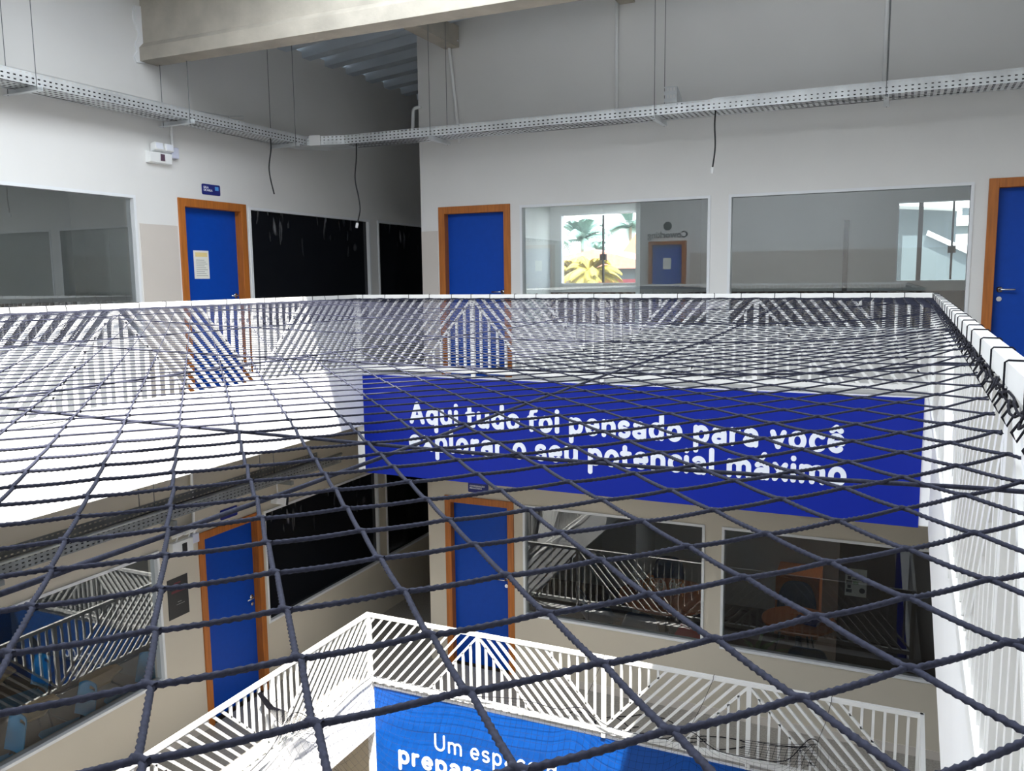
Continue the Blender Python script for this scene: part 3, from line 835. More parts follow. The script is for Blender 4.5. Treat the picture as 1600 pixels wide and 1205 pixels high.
LO, HI = 0.13, 0.87
GL = {
 'o': (0.86, [arc(0.43, .5, .29, .37, 0, 360, 24)]),
 'c': (0.74, [arc(0.43, .5, .29, .37, 48, 312, 18)]),
 'e': (0.84, [[(.15, .5), (.70, .5)] + arc(.43, .5, .28, .37, 8, 312, 20)]),
 'a': (0.80, [arc(.38, .60, .26, .27, 140, 0, 10) + [(.64, LO)], arc(.39, .33, .25, .20, 0, 360, 18)]),
 'q': (0.86, [arc(.42, .5, .28, .37, 0, 360, 22), [(.70, HI), (.70, -.36)]]),
 'd': (0.86, [arc(.42, .5, .28, .37, 0, 360, 22), [(.70, 1.36), (.70, LO)]]),
 'p': (0.86, [arc(.44, .5, .28, .37, 0, 360, 22), [(.16, HI), (.16, -.36)]]),
 'u': (0.84, [[(.15, HI), (.15, .40)] + arc(.42, .40, .27, .27, 180, 360, 10) + [(.69, HI)], [(.69, HI), (.69, LO)]]),
 'n': (0.84, [[(.15, LO), (.15, HI)], [(.15, .6)] + arc(.42, .60, .27, .27, 180, 0, 10) + [(.69, LO)]]),
 'm': (1.26, [[(.15, LO), (.15, HI)], [(.15, .62)] + arc(.39, .63, .24, .24, 180, 0, 10) + [(.63, LO)], [(.63, .62)] + arc(.87, .63, .24, .24, 180, 0, 10) + [(1.11, LO)]]),
 'r': (0.58, [[(.15, LO), (.15, HI)], [(.15, .55)] + arc(.42, .58, .27, .29, 180, 85, 8)]),
 's': (0.70, [arc(.35, .68, .22, .19, 35, 250, 10)[:-1] + arc(.35, .32, .23, .19, 70, -145, 10)]),
 'v': (0.78, [[(.12, HI), (.39, LO), (.66, HI)]]),
 'x': (0.76, [[(.13, HI), (.63, LO)], [(.63, HI), (.13, LO)]]),
 'i': (0.30, [[(.15, HI), (.15, LO)], [(.15, 1.24), (.15, 1.26)]]),
 'l': (0.36, [[(.15, 1.36), (.15, .3)] + arc(.27, .27, .12, .14, 180, 270, 5)]),
 't': (0.56, [[(.20, 1.16), (.20, .38)] + arc(.40, .36, .20, .23, 180, 285, 7), [(.06, .82), (.45, .82)]]),
 'f': (0.52, [[(.18, LO), (.18, 1.02)] + arc(.40, 1.02, .22, .25, 180, 80, 7), [(.05, .82), (.43, .82)]]),
 'A': (1.02, [[(.12, LO), (.51, 1.24), (.90, LO)], [(.24, .42), (.78, .42)]]),
 'U': (1.02, [[(.15, 1.24), (.15, .5)] + arc(.51, .50, .36, .37, 180, 360, 14) + [(.87, 1.24)]]),
 ' ': (0.34, []),
}
GL['ê'] = (0.84, GL['e'][1] + [[(.22, 1.12), (.42, 1.30), (.62, 1.12)]])
GL['á'] = (0.80, GL['a'][1] + [[(.36, 1.10), (.52, 1.34)]])
GL['ã'] = (0.80, GL['a'][1] + [[(.14, 1.12), (.24, 1.22), (.34, 1.18), (.44, 1.12), (.54, 1.18), (.62, 1.26)]])
GL['ç'] = (0.74, GL['c'][1] + [[(.45, .1), (.42, -.05), (.50, -.14), (.42, -.25), (.32, -.26)]])


def stroke_text(txt, x0, zb, xh, weight, fn, width=None):
    """round strokes as thin raised lettering; width fits the whole line"""
    adv = sum(GL[c][0] + 0.10 for c in txt) - 0.10
    k = 1.0 if width is None else width / (adv * xh)
    mb = MB(); x = 0
    for c in txt:
        w, strokes = GL[c]; cnt = 0
        for st in strokes:
            P = [((x + p[0]) * xh * k, p[1] * xh) for p in st]
            r = weight * xh; n = len(P); N = 8
            # ribbon with round ends, 4 mm thick
            for i in range(n - 1):
                (ax, az), (bx, bz) = P[i], P[i + 1]; L = math.hypot(bx - ax, bz - az) or 1e-9
                if L < 1e-6: continue
                th = math.atan2(bz - az, bx - ax)
                poly = [(bx + r * math.cos(th + math.radians(a)), bz + r * math.sin(th + math.radians(a))) for a in np.linspace(-90, 90, N)]
                poly += [(ax + r * math.cos(th + math.radians(a)), az + r * math.sin(th + math.radians(a))) for a in np.linspace(90, 270, N)]
                # depth differs a hair per piece so faces never coincide
                cnt += 1; dd = 0.003 + 0.00004 * cnt
                mb.prism(poly, 0.0, dd, lambda p, q, t: fn(x0 + p, zb + q, t))
        x += w + 0.10
    return mb


def words(txt, x0, zb, xh, weight, fn, width, parent):
    adv = sum(GL[c][0] + 0.10 for c in txt) - 0.10; k = width / (adv * xh); x = x0
    for w in txt.split(' '):
        wa = sum(GL[c][0] + 0.10 for c in w) - 0.10
        build('word', stroke_text(w, x, zb, xh, weight, fn, wa * xh * k), LETTER, parent)
        x += (wa + 0.10 + GL[' '][0] + 0.10) * xh * k


bn = thing('banner', 'dark royal blue banner with two lines of white words across the far slab edge', 'banner', (-2.4, YR, -2.014))
mb = MB(); mb.box(-5.05, 0.236, YR, YR + 0.012, -2.014, -0.966); build('panel', mb, BANNER, bn)
fb = lambda a, z, d: (a, YR - d, z)
words('Aqui tudo foi pensado para você', -4.485, -1.452, 0.166, 0.135, fb, 4.155, bn)
words('explorar o seu potencial máximo', -4.505, -1.730, 0.166, 0.135, fb, 4.195, bn)
bn2 = thing('banner', 'azure blue banner with white words at the bottom of the picture', 'banner', (-2.4, YR, -5.5))
mb = MB(); mb.box(-5.035, 0.29, YR, YR + 0.012, -5.46, -4.415); build('panel', mb, BANNER_L, bn2)
words('Um espaço d', -4.30, -4.985, 0.150, 0.075, fb, 1.42, bn2)
words('preparação', -4.755, -5.235, 0.160, 0.125, fb, 1.55, bn2)
bn3 = thing('banner', 'blue banner on the lower right slab edge, seen only mirrored in the lower left window', 'banner', (0.25, 4, -5.5))
mb = MB(); mb.prism([(-0.02, -5.44), (-0.02, -4.42), (-0.006, -4.42), (-0.006, -5.44)], 2.0, 7.0, lambda p, q, t: (xr_f(t) + p - 0.012, t, q)); build('panel', mb, BANNER, bn3)

# ------------------------------------------------------------------ cable trays
def perf_strip(mb, L0, L1, h, fn, rows=3, pitch=0.05):
    """sheet along a from L0..L1 and height 0..h with rows of slots; fn(a, q)->xyz"""
    cols = max(1, int((L1 - L0) / pitch)); pw = (L1 - L0) / cols
    qs = [0.0]
    for r in range(rows):
        c = h * (r + 0.5) / rows + h * 0.02; qs += [c - h * 0.055, c + h * 0.055]
    qs.append(h)
    for i in range(cols):
        a = L0 + i * pw; b = a + pw * 0.42; c = a + pw
        for r in range(len(qs) - 1):
            if r % 2 == 0: mb.quad(fn(a, qs[r]), fn(c, qs[r]), fn(c, qs[r + 1]), fn(a, qs[r + 1]))
            else: mb.quad(fn(b, qs[r]), fn(c, qs[r]), fn(c, qs[r + 1]), fn(b, qs[r + 1]))


def hanger(t, fnp, rod_tops, arm):
    """trapeze: arm under the tray with rods"""
    for (p, zt) in rod_tops:
        mb = MB(); mb.tube([(p[0], p[1], p[2] - 0.05), (p[0], p[1], zt)], 0.0042, 6); build('hanger_rod', mb, STEEL, t)
    mb = MB(); mb.box(*arm); build('bracket', mb, GALV, t, bevel=0.003)


TZ, TH = 1.535, 0.098
TX0, TX1 = -6.44, -6.15           # left tray
TY0, TY1 = 8.08, 8.40             # back tray
tl = thing('cable_tray', 'perforated galvanised cable tray running along the upper left wall', 'cable tray', (-6.3, 3.5, TZ))
yl0, yl1 = 1.2, TY0 - 0.12
mb = MB()
perf_strip(mb, yl0, yl1, TH, lambda a, q: (TX1, a, TZ + q)); perf_strip(mb, yl0, yl1, TH, lambda a, q: (TX0, a, TZ + q))
perf_strip(mb, yl0, yl1, TX1 - TX0, lambda a, q: (TX0 + q, a, TZ), rows=5)
mb.box(TX1 - 0.012, TX1, yl0, yl1, TZ + TH - 0.002, TZ + TH); mb.box(TX0, TX0 + 0.012, yl0, yl1, TZ + TH - 0.002, TZ + TH)
build('trough', mb, GALV, tl)
def filler_bundle(t, lo, hi, along, z, seed, n=16):  # dark cables added to fill the trays so their slots look dark
    random.seed(seed); mb = MB()
    for k in range(n):
        c = lo + (hi - lo) * (k % 8 + 0.5) / 8; zz = z + 0.012 + 0.026 * (k // 8); ph = random.uniform(0, 6)
        mb.tube([along(a, c + 0.008 * math.sin(a * 1.7 + ph), zz + 0.004 * math.sin(a * 2.3 + ph)) for a in np.linspace(0, 1, 40) * 8], random.uniform(0.009, 0.013), 6)
    build('filler_cables', mb, CABLE, t)
filler_bundle(tl, TX0 + 0.02, TX1 - 0.01, lambda a, c, z: (c, yl0 + (yl1 - yl0) * a / 8, z), TZ, 1, 24)
for y in (4.62, 6.18, 7.72):
    for x in (TX0 - 0.02, TX1 + 0.03):
        mb = MB(); mb.tube([(x, y, TZ - 0.05), (x, y, roofz(x) + 0.03)], 0.0034, 6); build('hanger_rod', mb, ROD, tl)
    mb = MB(); mb.prism([(0, -0.045), (0.042, -0.045), (0.042, -0.002), (0.038, -0.002), (0.038, -0.041), (0, -0.041)], TX0 - 0.06, TX1 + 0.07, lambda p, q, s: (s, y + p - 0.02, TZ + q)); build('bracket', mb, GALV, tl)
tb = thing('cable_tray', 'perforated galvanised cable tray running along the upper back wall', 'cable tray', (-2.2, 8.2, TZ))
xb0, xb1 = TX1 + 0.42, XR
mb = MB()
perf_strip(mb, xb0, xb1, TH, lambda a, q: (a, TY0, TZ + q)); perf_strip(mb, xb0, xb1, TH, lambda a, q: (a, TY1, TZ + q))
perf_strip(mb, xb0, xb1, TY1 - TY0, lambda a, q: (a, TY0 + q, TZ), rows=5)
mb.box(xb0, xb1, TY0, TY0 + 0.012, TZ + TH - 0.002, TZ + TH)
build('trough', mb, GALV, tb)
filler_bundle(tb, TY0 + 0.01, TY1 - 0.02, lambda a, c, z: (xb0 + (xb1 - 0.02 - xb0) * a / 8, c, z), TZ, 2, 24)
mb = MB()       # second run joins at a raised overlap
perf_strip(mb, -1.62, XR, TH + 0.012, lambda a, q: (a, TY0 - 0.004, TZ - 0.004 + q)); build('joined_trough', mb, GALV, tb)
for x in (-4.60, -2.16, -0.15):
    for y in (TY0 - 0.03, TY1 + 0.03):
        mb = MB(); mb.tube([(x, y, TZ - 0.05), (x, y, roofz(x) + 0.03)], 0.0034, 6); build('hanger_rod', mb, ROD, tb)
    mb = MB(); mb.prism([(0, -0.045), (0.042, -0.045), (0.042, -0.002), (0.038, -0.002), (0.038, -0.041), (0, -0.041)], TY0 - 0.10, TY1 + 0.06, lambda p, q, s: (x + p - 0.02, s, TZ + q)); build('bracket', mb, GALV, tb)
# mitred corner between the two runs
tc_ = thing('cable_tray', 'bent corner piece joining the two upper cable trays, with a pale cover plate', 'cable tray', (-6.0, 8.2, TZ))
mb = MB()
mb.quad((TX0, yl1, TZ), (TX1, yl1, TZ), (xb0, TY0, TZ), (xb0, TY1, TZ), (TX0 + 0.25, TY1, TZ), (TX0, TY1 - 0.25, TZ))
perf_strip(mb, 0, 1, TH, lambda a, q: (TX1 + (xb0 - TX1) * a, yl1 + (TY0 - yl1) * a, TZ + q), pitch=0.11)
mb.quad((TX0, yl1, TZ), (TX0, TY1 - 0.25, TZ), (TX0, TY1 - 0.25, TZ + TH), (TX0, yl1, TZ + TH))
mb.quad((TX0, TY1 - 0.25, TZ), (TX0 + 0.25, TY1, TZ), (TX0 + 0.25, TY1, TZ + TH), (TX0, TY1 - 0.25, TZ + TH))
mb.quad((TX0 + 0.25, TY1, TZ), (xb0, TY1, TZ), (xb0, TY1, TZ + TH), (TX0 + 0.25, TY1, TZ + TH))
build('trough', mb, GALV, tc_)
mb = MB(); dv = Vector((xb0 - TX1, TY0 - yl1, 0)).normalized(); nv = Vector((dv.y, -dv.x, 0)); p0 = Vector((TX1, yl1, TZ - 0.005)) + dv * 0.03
p1 = p0 + dv * 0.13
mb.prism([(0, 0), (0.13, 0), (0.13, TH + 0.014), (0, TH + 0.014)], 0.002, 0.008, lambda p, q, t: tuple(p0 + dv * p + nv * t + Vector((0, 0, q)))); build('cover_plate', mb, PVC, tc_)
# loose offcuts lying in the trays
t = thing('tray_offcut', 'upright bent piece of perforated tray standing on the back cable tray', 'metal offcut', (-2.0, 8.25, TZ))
mb = MB(); perf_strip(mb, 0, 0.12, 0.26, lambda a, q: (-2.09 + a, TY0 + 0.06, TZ + 0.004 + q), rows=4, pitch=0.03); build('front_plate', mb, GALV, t)
mb = MB(); pts = [(0, 0.004), (0.26, 0.004), (0.26, 0.12), (0.18, 0.19), (0.08, 0.24), (0, 0.26)]
mb.prism(pts, -1.972, -1.966, lambda p, q, s: (s, TY0 + 0.06 + p, TZ + q)); build('side_plate', mb, GALV, t)
t = thing('wire_offcut', 'small bent wire frame lying in the left cable tray', 'metal offcut', (-6.3, 6.85, TZ))
mb = MB()
for q in (0.10, 0.13, 0.16): mb.tube([(-6.40, 6.55, TZ + q), (-6.38, 7.0, TZ + q + 0.02), (-6.24, 7.05, TZ + q + 0.02)], 0.0035, 5)
for y, z in ((6.6, 0.16), (6.8, 0.165), (7.0, 0.18)): mb.tube([(-6.395, y, TZ + 0.002), (-6.395, y, TZ + z)], 0.0035, 5)
build('wire', mb, GALV, t)

# lower tray under the upper gallery slab
LZ = -2.09
lt = thing('cable_tray', 'perforated cable tray under the slab of the lower left gallery, seen from above', 'cable tray', (-5.97, 4.5, LZ))
mb = MB(); a0, a1, X0, X1 = 1.0, 7.9, -6.14, -5.80
perf_strip(mb, a0, a1, TH, lambda a, q: (X1, a, LZ + q)); perf_strip(mb, a0, a1, TH, lambda a, q: (X0, a, LZ + q), rows=2)
perf_strip(mb, a0, a1, X1 - X0, lambda a, q: (X0 + q, a, LZ), rows=5)
build('trough', mb, GALV_SHADE, lt)
filler_bundle(lt, X0 + 0.02, X1 - 0.03, lambda a, c, z: (c, a0 + (a1 - a0) * a / 8, z), LZ, 3, 8)
mb = MB(); mb.tube([(X1 + 0.004, a0, LZ + TH + 0.006), (X1 + 0.004, a1, LZ + TH + 0.006)], 0.017, 10); build('edge_conduit', mb, GALV_SHADE, lt, smooth=True)
for y in (3.75, 5.35, 6.95):
    for x in (X0 - 0.03, X0 + 0.16):
        mb = MB(); mb.tube([(x, y, LZ - 0.04), (x, y, -1.5)], 0.0045, 6); build('hanger_rod', mb, STEEL, lt)
    mb = MB(); mb.box(X0 - 0.08, X1 + 0.06, y - 0.02, y + 0.02, LZ - 0.045, LZ - 0.003); build('bracket', mb, GALV_SHADE, lt)

# ------------------------------------------------------------------ conduits and cables
def pipe(name, label, pts, r, m, cat='conduit', group=None):
    mb = MB(); P = [Vector(p) for p in pts]; out = [P[0]]
    for i in range(1, len(P) - 1):
        a = (P[i - 1] - P[i]).normalized(); b = (P[i + 1] - P[i]).normalized(); R = 2.6 * r
        for s in np.linspace(0, 1, 6): out.append((P[i] + a * R) * (1 - s) ** 2 + P[i] * 2 * s * (1 - s) + (P[i] + b * R) * s ** 2)
    out.append(P[-1]); mb.tube(out, r, 10)
    return tag(build(name, mb, m, smooth=True), label, cat, group)


pipe('conduit', 'white conduit dropping from the short concrete beam to the back cable tray', [(-4.60, YB - 0.03, 2.66), (-4.72, YB - 0.03, 2.68), (-4.60, YB - 0.03, 1.55)], 0.017, PVC)
pipe('conduit', 'short white conduit bent over the back edge of the cable tray at the corridor corner', [(-5.10, YB - 0.03, 1.99), (-5.20, YB - 0.03, 1.99), (-5.21, YB - 0.05, 1.63)], 0.019, PVC)
pipe('conduit', 'tall white conduit rising from the back cable tray beside two rods', [(-2.745, YB - 0.025, 1.6), (-2.745, YB - 0.025, 3.3)], 0.018, PVC)
pipe('conduit', 'tall white conduit rising from the right end of the back cable tray', [(-0.185, YB - 0.025, 1.6), (-0.185, YB - 0.025, 3.4)], 0.018, PVC)
for k, (z0, z1) in enumerate(((2.35, 2.95), (2.33, 2.9), (2.4, 2.97))):
    x = -4.795; yy = 6.7 + 0.55 * k
    mb = MB(); mb.tube([(x, yy, z1 - 0.1), (x - 0.01, yy + 0.02, 2.72), (x, yy, 2.62), (x + 0.05, yy, 2.585)], 0.008, 6)
    tag(build('roof_clip', mb, GALV), ['bent roof hook on the short concrete beam, nearest the long beam', 'bent roof hook in the middle of the short concrete beam', 'bent roof hook on the short concrete beam, nearest the back wall'][k], 'hook', 'roof hooks on the short beam')

t = thing('junction_conduit', 'white conduit with lilac box beside the upper emergency light', 'conduit', (XL, 6.31, 1.2))
mb = MB(); mb.tube([(XL + 0.02, 6.315, 1.30), (XL + 0.02, 6.315, 1.56)], 0.014, 8); mb.tube([(XL + 0.02, 6.315, 1.43), (XL + 0.02, 6.315, 1.45)], 0.02, 8); build('pipe', mb, PVC, t)
mb = MB(); mb.box(XL, XL + 0.06, 6.27, 6.36, 1.21, 1.315); build('junction_box', mb, PVC_GREY, t, bevel=0.01)

def cable(label, pts, plug, r=0.0075):
    P = [Vector(p) for p in pts]; out = []
    for i in range(len(P) - 1):
        p0 = P[max(i - 1, 0)]; p1 = P[i]; p2 = P[i + 1]; p3 = P[min(i + 2, len(P) - 1)]
        for s in np.linspace(0, 1, 8)[:-1]:
            out.append(0.5 * ((2 * p1) + (-p0 + p2) * s + (2 * p0 - 5 * p1 + 4 * p2 - p3) * s * s + (-p0 + 3 * p1 - 3 * p2 + p3) * s ** 3))
    out.append(P[-1])
    t = thing('hanging_cable', label, 'cable', P[-1])
    mb = MB(); mb.tube(out, r, 7); build('cord', mb, CABLE, t, smooth=True)
    if plug:
        d = (P[-1] - P[-2]).normalized(); mb = MB(); q = P[-1]
        mb.tube([q, q + d * 0.01, q + d * 0.05, q + d * 0.06], [0.011, 0.016, 0.016, 0.012], 10); build('connector', mb, PVC, t)
    return t
cable('black cable hanging from the left cable tray above the black window, nearer the blue door', [(-6.2, 7.40, TZ), (-6.2, 7.40, 1.42), (-6.22, 7.38, 1.2), (-6.2, 7.42, 0.95)], False)
cable('long black cable with white connector hanging at the tray corner above the black window', [(-5.58, TY0 + 0.02, TZ), (-5.60, 8.12, 1.38), (-5.62, 8.11, 1.15), (-5.575, 8.1, 0.95), (-5.56, 8.1, 0.80), (-5.60, 8.1, 0.66)], True)
cable('black cable with white connector hanging from the back cable tray between the two back windows', [(-1.60, TY0 + 0.05, TZ), (-1.60, 8.1, 1.4), (-1.592, 8.1, 1.2), (-1.612, 8.1, 1.02)], True)

# ------------------------------------------------------------------ emergency lights and signs
def emergency(label, y0, z0, scale=1.0):
    t = thing('emergency_light', label, 'emergency light', (XL, y0 + 0.13, z0), 'emergency lights')
    mb = MB(); mb.prism([(0, 0), (0.065, 0.006), (0.07, 0.10), (0, 0.11)], y0, y0 + 0.27, lambda p, q, s: (XL + p, s, z0 + q)); build('body', mb, PVC, t, bevel=0.006)
    for k in (0, 1):
        yy = y0 + 0.055 + 0.125 * k
        mb = MB(); mb.prism([(0.01, 0.105), (0.085, 0.125), (0.075, 0.195), (0.02, 0.185)], yy, yy + 0.105, lambda p, q, s: (XL + p, s, z0 + q)); h = build('lamp_head', mb, PVC, t, bevel=0.006)
        mb = MB(); mb.prism([(0.0855, 0.134), (0.0885, 0.134), (0.0795, 0.188), (0.0765, 0.188)], yy + 0.012, yy + 0.093, lambda p, q, s: (XL + p, s, z0 + q)); build('lens', mb, LETTER, h)
    mb = MB(); mb.box(XL + 0.066, XL + 0.072, y0 + 0.125, y0 + 0.175, z0 + 0.025, z0 + 0.088); build('label_plate', mb, mat('dark_label', srgb(92, 70, 86), 0.5), t)
    return t
emergency('white twin-lamp emergency light on the upper left wall beside the lilac box', 5.99, 1.14)
def emergency_low():
    t = thing('emergency_light', 'white twin-lamp emergency light on the lower left wall under the cable tray', 'emergency light', (XL, 6.1, -2.75), 'emergency lights')
    mb = MB(); mb.box(XL, XL + 0.06, 5.97, 6.24, -2.72, -2.58); build('body', mb, PVC, t, bevel=0.006)
    for yy, tw in ((5.99, -0.03), (6.15, 0.03)):
        mb = MB(); mb.tube([(XL + 0.03, yy + 0.05, -2.58), (XL + 0.06, yy + 0.05, -2.53)], 0.008, 6); mb.prism([(0.03, -2.545), (0.11, -2.50), (0.085, -2.43), (0.01, -2.475)], yy, yy + 0.11, lambda p, q, s: (XL + p + tw * (s - yy), s, q)); build('lamp_head', mb, PVC, t, bevel=0.006)
    mb = MB(); mb.box(XL + 0.061, XL + 0.066, 6.09, 6.15, -2.70, -2.61); build('label_plate', mb, BLACK, t)
emergency_low()
# conduit feeding the lower light
pipe('conduit', 'white conduit bent over the lower cable tray down to the emergency light', [(XL + 0.03, 7.3, -1.72), (XL + 0.03, 6.3, -1.72), (XL + 0.03, 6.28, -2.56)], 0.016, PVC)
mb = MB(); mb.box(XL, XL + 0.05, 6.245, 6.335, -2.66, -2.56); tag(build('junction_box', mb, PVC_GREY, bevel=0.008), 'pale lilac junction box on the lower left wall at the end of the conduit', 'junction box')
t = thing('spotlight', 'small white spotlight with dark face under the lower cable tray', 'spotlight', (-6.40, 7.2, -2.4))
mb = MB(); mb.prism([(0, 0), (0.15, -0.05), (0.17, 0.05), (0.02, 0.10)], -6.14, -6.05, lambda p, q, s: (s, 7.05 + p, -2.40 + q)); build('body', mb, PVC, t, bevel=0.005)
mb = MB(); mb.prism([(0.151, -0.05), (0.171, 0.05), (0.20, 0.045), (0.18, -0.055)], -6.145, -6.045, lambda p, q, s: (s, 7.05 + p, -2.40 + q)); build('face', mb, BLACK, t)
mb = MB(); mb.tube([(-6.09, 7.12, -2.31), (-6.09, 7.10, LZ + 0.01)], 0.008, 6); build('stem', mb, PVC, t)
t = thing('tray_lamp', 'narrow grey fluorescent fitting fixed above the lower cable tray', 'lamp', (-6.2, 6.5, -1.75))
mb = MB(); mb.prism([(-6.32, -1.74), (-6.22, -1.74), (-6.24, -1.70), (-6.30, -1.70)], 6.05, 7.35, lambda p, q, s: (p, s, q)); build('housing', mb, GALV, t)
mb = MB(); mb.box(-6.285, -6.255, 6.08, 7.32, -1.765, -1.741); build('tube', mb, PVC, t)
for y in (6.3, 7.1):
    mb = MB(); mb.tube([(-6.27, y, -1.70), (-6.27, y, -1.5)], 0.004, 6); build('suspension_rod', mb, STEEL, t)

def room_sign(label, fn, a0, a1, z0, z1, lines, square, dirn=1):
    t = thing('room_sign', label, 'sign', fn((a0 + a1) / 2, z0, 0))
    r = 0.014; c = []
    for (cx_, cz_, s) in ((a1 - r, z1 - r, 0), (a0 + r, z1 - r, 90), (a0 + r, z0 + r, 180), (a1 - r, z0 + r, 270)):
        c += [(cx_ + r * math.cos(math.radians(s + k * 22.5)), cz_ + r * math.sin(math.radians(s + k * 22.5))) for k in range(5)]
    mb = MB(); mb.prism(c, 0, 0.006, lambda p, q, d: fn(p, q, d)); build('plate', mb, NAVY, t)
    for i, (s, sz, dzz) in enumerate(lines):
        build('lettering', text_mesh(s, sz, lambda u, v, d: fn(a0 + 0.02 + u, z1 - dzz + v, 0.0065 + max(d, 0)), 0.0008, bold=0.0008), LETTER, t)
    if square:
        build('number_tile', boxm(fn, a1 - 0.075, a1 - 0.025, z1 - 0.058, z1 - 0.018, 0.0055, 0.0075), SKYBLUE, t)
    return t
LNS = [('SALA', 0.030, 0.043), ('DE AULA', 0.030, 0.071), ('________', 0.015, 0.090)]
LNS = LNS[:2]
room_sign('navy room sign reading SALA DE AULA above the upper left blue door', FLf, 6.69, 6.945, 0.905, 1.012, LNS, True)
room_sign('navy room sign reading SALA DE AULA above the lower left blue door', FLf, 6.69, 6.945, -2.54, -2.43, LNS, True)
room_sign('navy room sign above the lower back blue door, just under the banner edge', FB, -4.585, -4.315, -2.525, -2.40, [('COORDENAÇÃO', 0.026, 0.055), ('PEDAGÓGICA', 0.026, 0.082)], False)

t = thing('notice_sheet', 'white notice sheet taped to the upper left blue door', 'notice', (XL - 0.07, 6.7, 0.05))
mb = MB(); mb.box(XL - 0.075, XL - 0.0735, 6.60, 6.81, 0.045, 0.335); build('sheet', mb, PAPER, t)
mb = MB(); mb.box(XL - 0.0735, XL - 0.0725, 6.625, 6.79, 0.27, 0.315); build('header', mb, PAPER_Y, t)
mb = MB()
for k in range(9): mb.box(XL - 0.0735, XL - 0.0725, 6.63, 6.785 - 0.02 * (k % 3), 0.075 + 0.02 * k, 0.080 + 0.02 * k)
build('printed_lines', mb, PRINT, t)
t = thing('poster', 'black poster on the lower left wall between window and blue door', 'poster', (XL, 6.05, -3.4))
mb = MB(); mb.box(XL, XL + 0.005, 5.92, 6.185, -3.37, -2.955); build('sheet', mb, BLACK, t)
mb = MB(); mb.box(XL + 0.005, XL + 0.006, 5.99, 6.11, -3.062, -3.045); build('title_band', mb, LETTER, t)
mb = MB(); mb.box(XL + 0.005, XL + 0.006, 5.965, 6.14, -3.11, -3.085); mb.box(XL + 0.005, XL + 0.006, 6.0, 6.09, -3.02, -3.005); build('red_band', mb, mat('dark_red_print', srgb(96, 20, 36), 0.5), t)
mb = MB(); mb.box(XL + 0.005, XL + 0.006, 6.04, 6.09, -3.215, -3.21); mb.box(XL + 0.005, XL + 0.006, 6.02, 6.13, -3.24, -3.236); build('printed_lines', mb, PRINT, t)
t = thing('poster', 'white printed poster taped inside the lower right window on dark wood', 'poster', (-0.25, YB + 0.06, -3.2))
mb = MB(); mb.box(-0.35, -0.15, YB + 0.05, YB + 0.052, -3.20, -2.915); build('sheet', mb, PAPER, t)
mb = MB()
for k in range(5): mb.box(-0.34 + 0.012 * (k % 2), -0.295 + 0.01 * ((k + 1) % 2), YB + 0.049, YB + 0.05, -3.165 + 0.045 * k, -3.13 + 0.045 * k)
mb.box(-0.285, -0.16, YB + 0.049, YB + 0.05, -3.03, -3.018)
mb.tube([(-0.19, YB + 0.05, -3.135), (-0.19, YB + 0.0485, -3.135)], 0.028, 14); build('printed_shapes', mb, BLACK, t)
mb = MB(); mb.box(-0.28, -0.225, YB + 0.049, YB + 0.05, -3.075, -3.045); build('green_tag', mb, LEAF, t)

# opposite door and logo, seen mirrored in the upper back window
door(6, (-5.35, -4.48, FU, DT), lambda a, z, d: (a, YN + 0.125 + d, z), 'blue door behind the viewer, mirrored in the back window', 'hi')
t = thing('wall_lettering', 'slate Coworking lettering with round logo above a door, mirrored in the back window', 'sign', (-4.95, YN, 0.93))
build('lettering', text_mesh('Coworking', 0.21, lambda u, v, d: (-4.93 - u, YN + 0.004 + max(d, 0), 0.93 + v), 0.002, 'CENTER', bold=0.004), LOGO, t)
mb = MB(); mb.tube([(-4.93, YN, 1.20), (-4.93, YN + 0.006, 1.20)], 0.10, 24); build('round_logo', mb, LOGO, t)
mb = MB(); mb.box(-5.02, -4.83, YN + 0.051, YN + 0.053, 0.2, 0.46); tag(build('notice_sheet', mb, PAPER), 'white sheet on the blue door behind the viewer, mirrored in the back window', 'notice')

# ceiling lamp in the back room
t = thing('ceiling_lamp', 'white reflector ceiling lamp behind the upper back window above the palms', 'lamp', (-3.85, 11.2, 1.1))
mb = MB(); mb.prism([(-0.17, 0.0), (-0.06, 0.05), (0.06, 0.05), (0.17, 0.0), (0.165, -0.008), (0.05, 0.035), (-0.05, 0.035), (-0.165, -0.008)], -4.25, -3.05, lambda p, q, s: (s, 11.3 + p, 1.045 + q)); build('reflector', mb, PVC, t)
for s in (-0.07, 0.07):
    mb = MB(); mb.tube([(-4.2, 11.3 + s, 1.035), (-3.1, 11.3 + s, 1.035)], 0.014, 10); build('tube', mb, TUBE_ON, t)
for x in (-4.05, -3.3):
    mb = MB(); mb.tube([(x, 11.3, 1.09), (x, 11.3, 1.5)], 0.006, 6); build('suspension_rod', mb, STEEL, t)

t = thing('ceiling_lamp', 'unseen white ceiling lamp added to brighten the room behind the upper left window', 'lamp', (-7.7, 3.2, 1.3))  # out of view, added to light the room behind the glass
mb = MB(); mb.prism([(-0.17, 0.0), (-0.06, 0.05), (0.06, 0.05), (0.17, 0.0), (0.165, -0.008), (0.05, 0.035), (-0.05, 0.035), (-0.165, -0.008)], 2.2, 4.2, lambda p, q, s: (-7.7 + p, s, 1.32 + q)); build('reflector', mb, PVC, t)
for q in (-0.07, 0.07):
    mb = MB(); mb.tube([(-7.7 + q, 2.25, 1.31), (-7.7 + q, 4.15, 1.31)], 0.014, 10); build('tube', mb, TUBE_ON, t)
for y in (2.5, 3.9):
    mb = MB(); mb.tube([(-7.7, y, 1.365), (-7.7, y, 1.5)], 0.006, 6); build('suspension_rod', mb, STEEL, t)

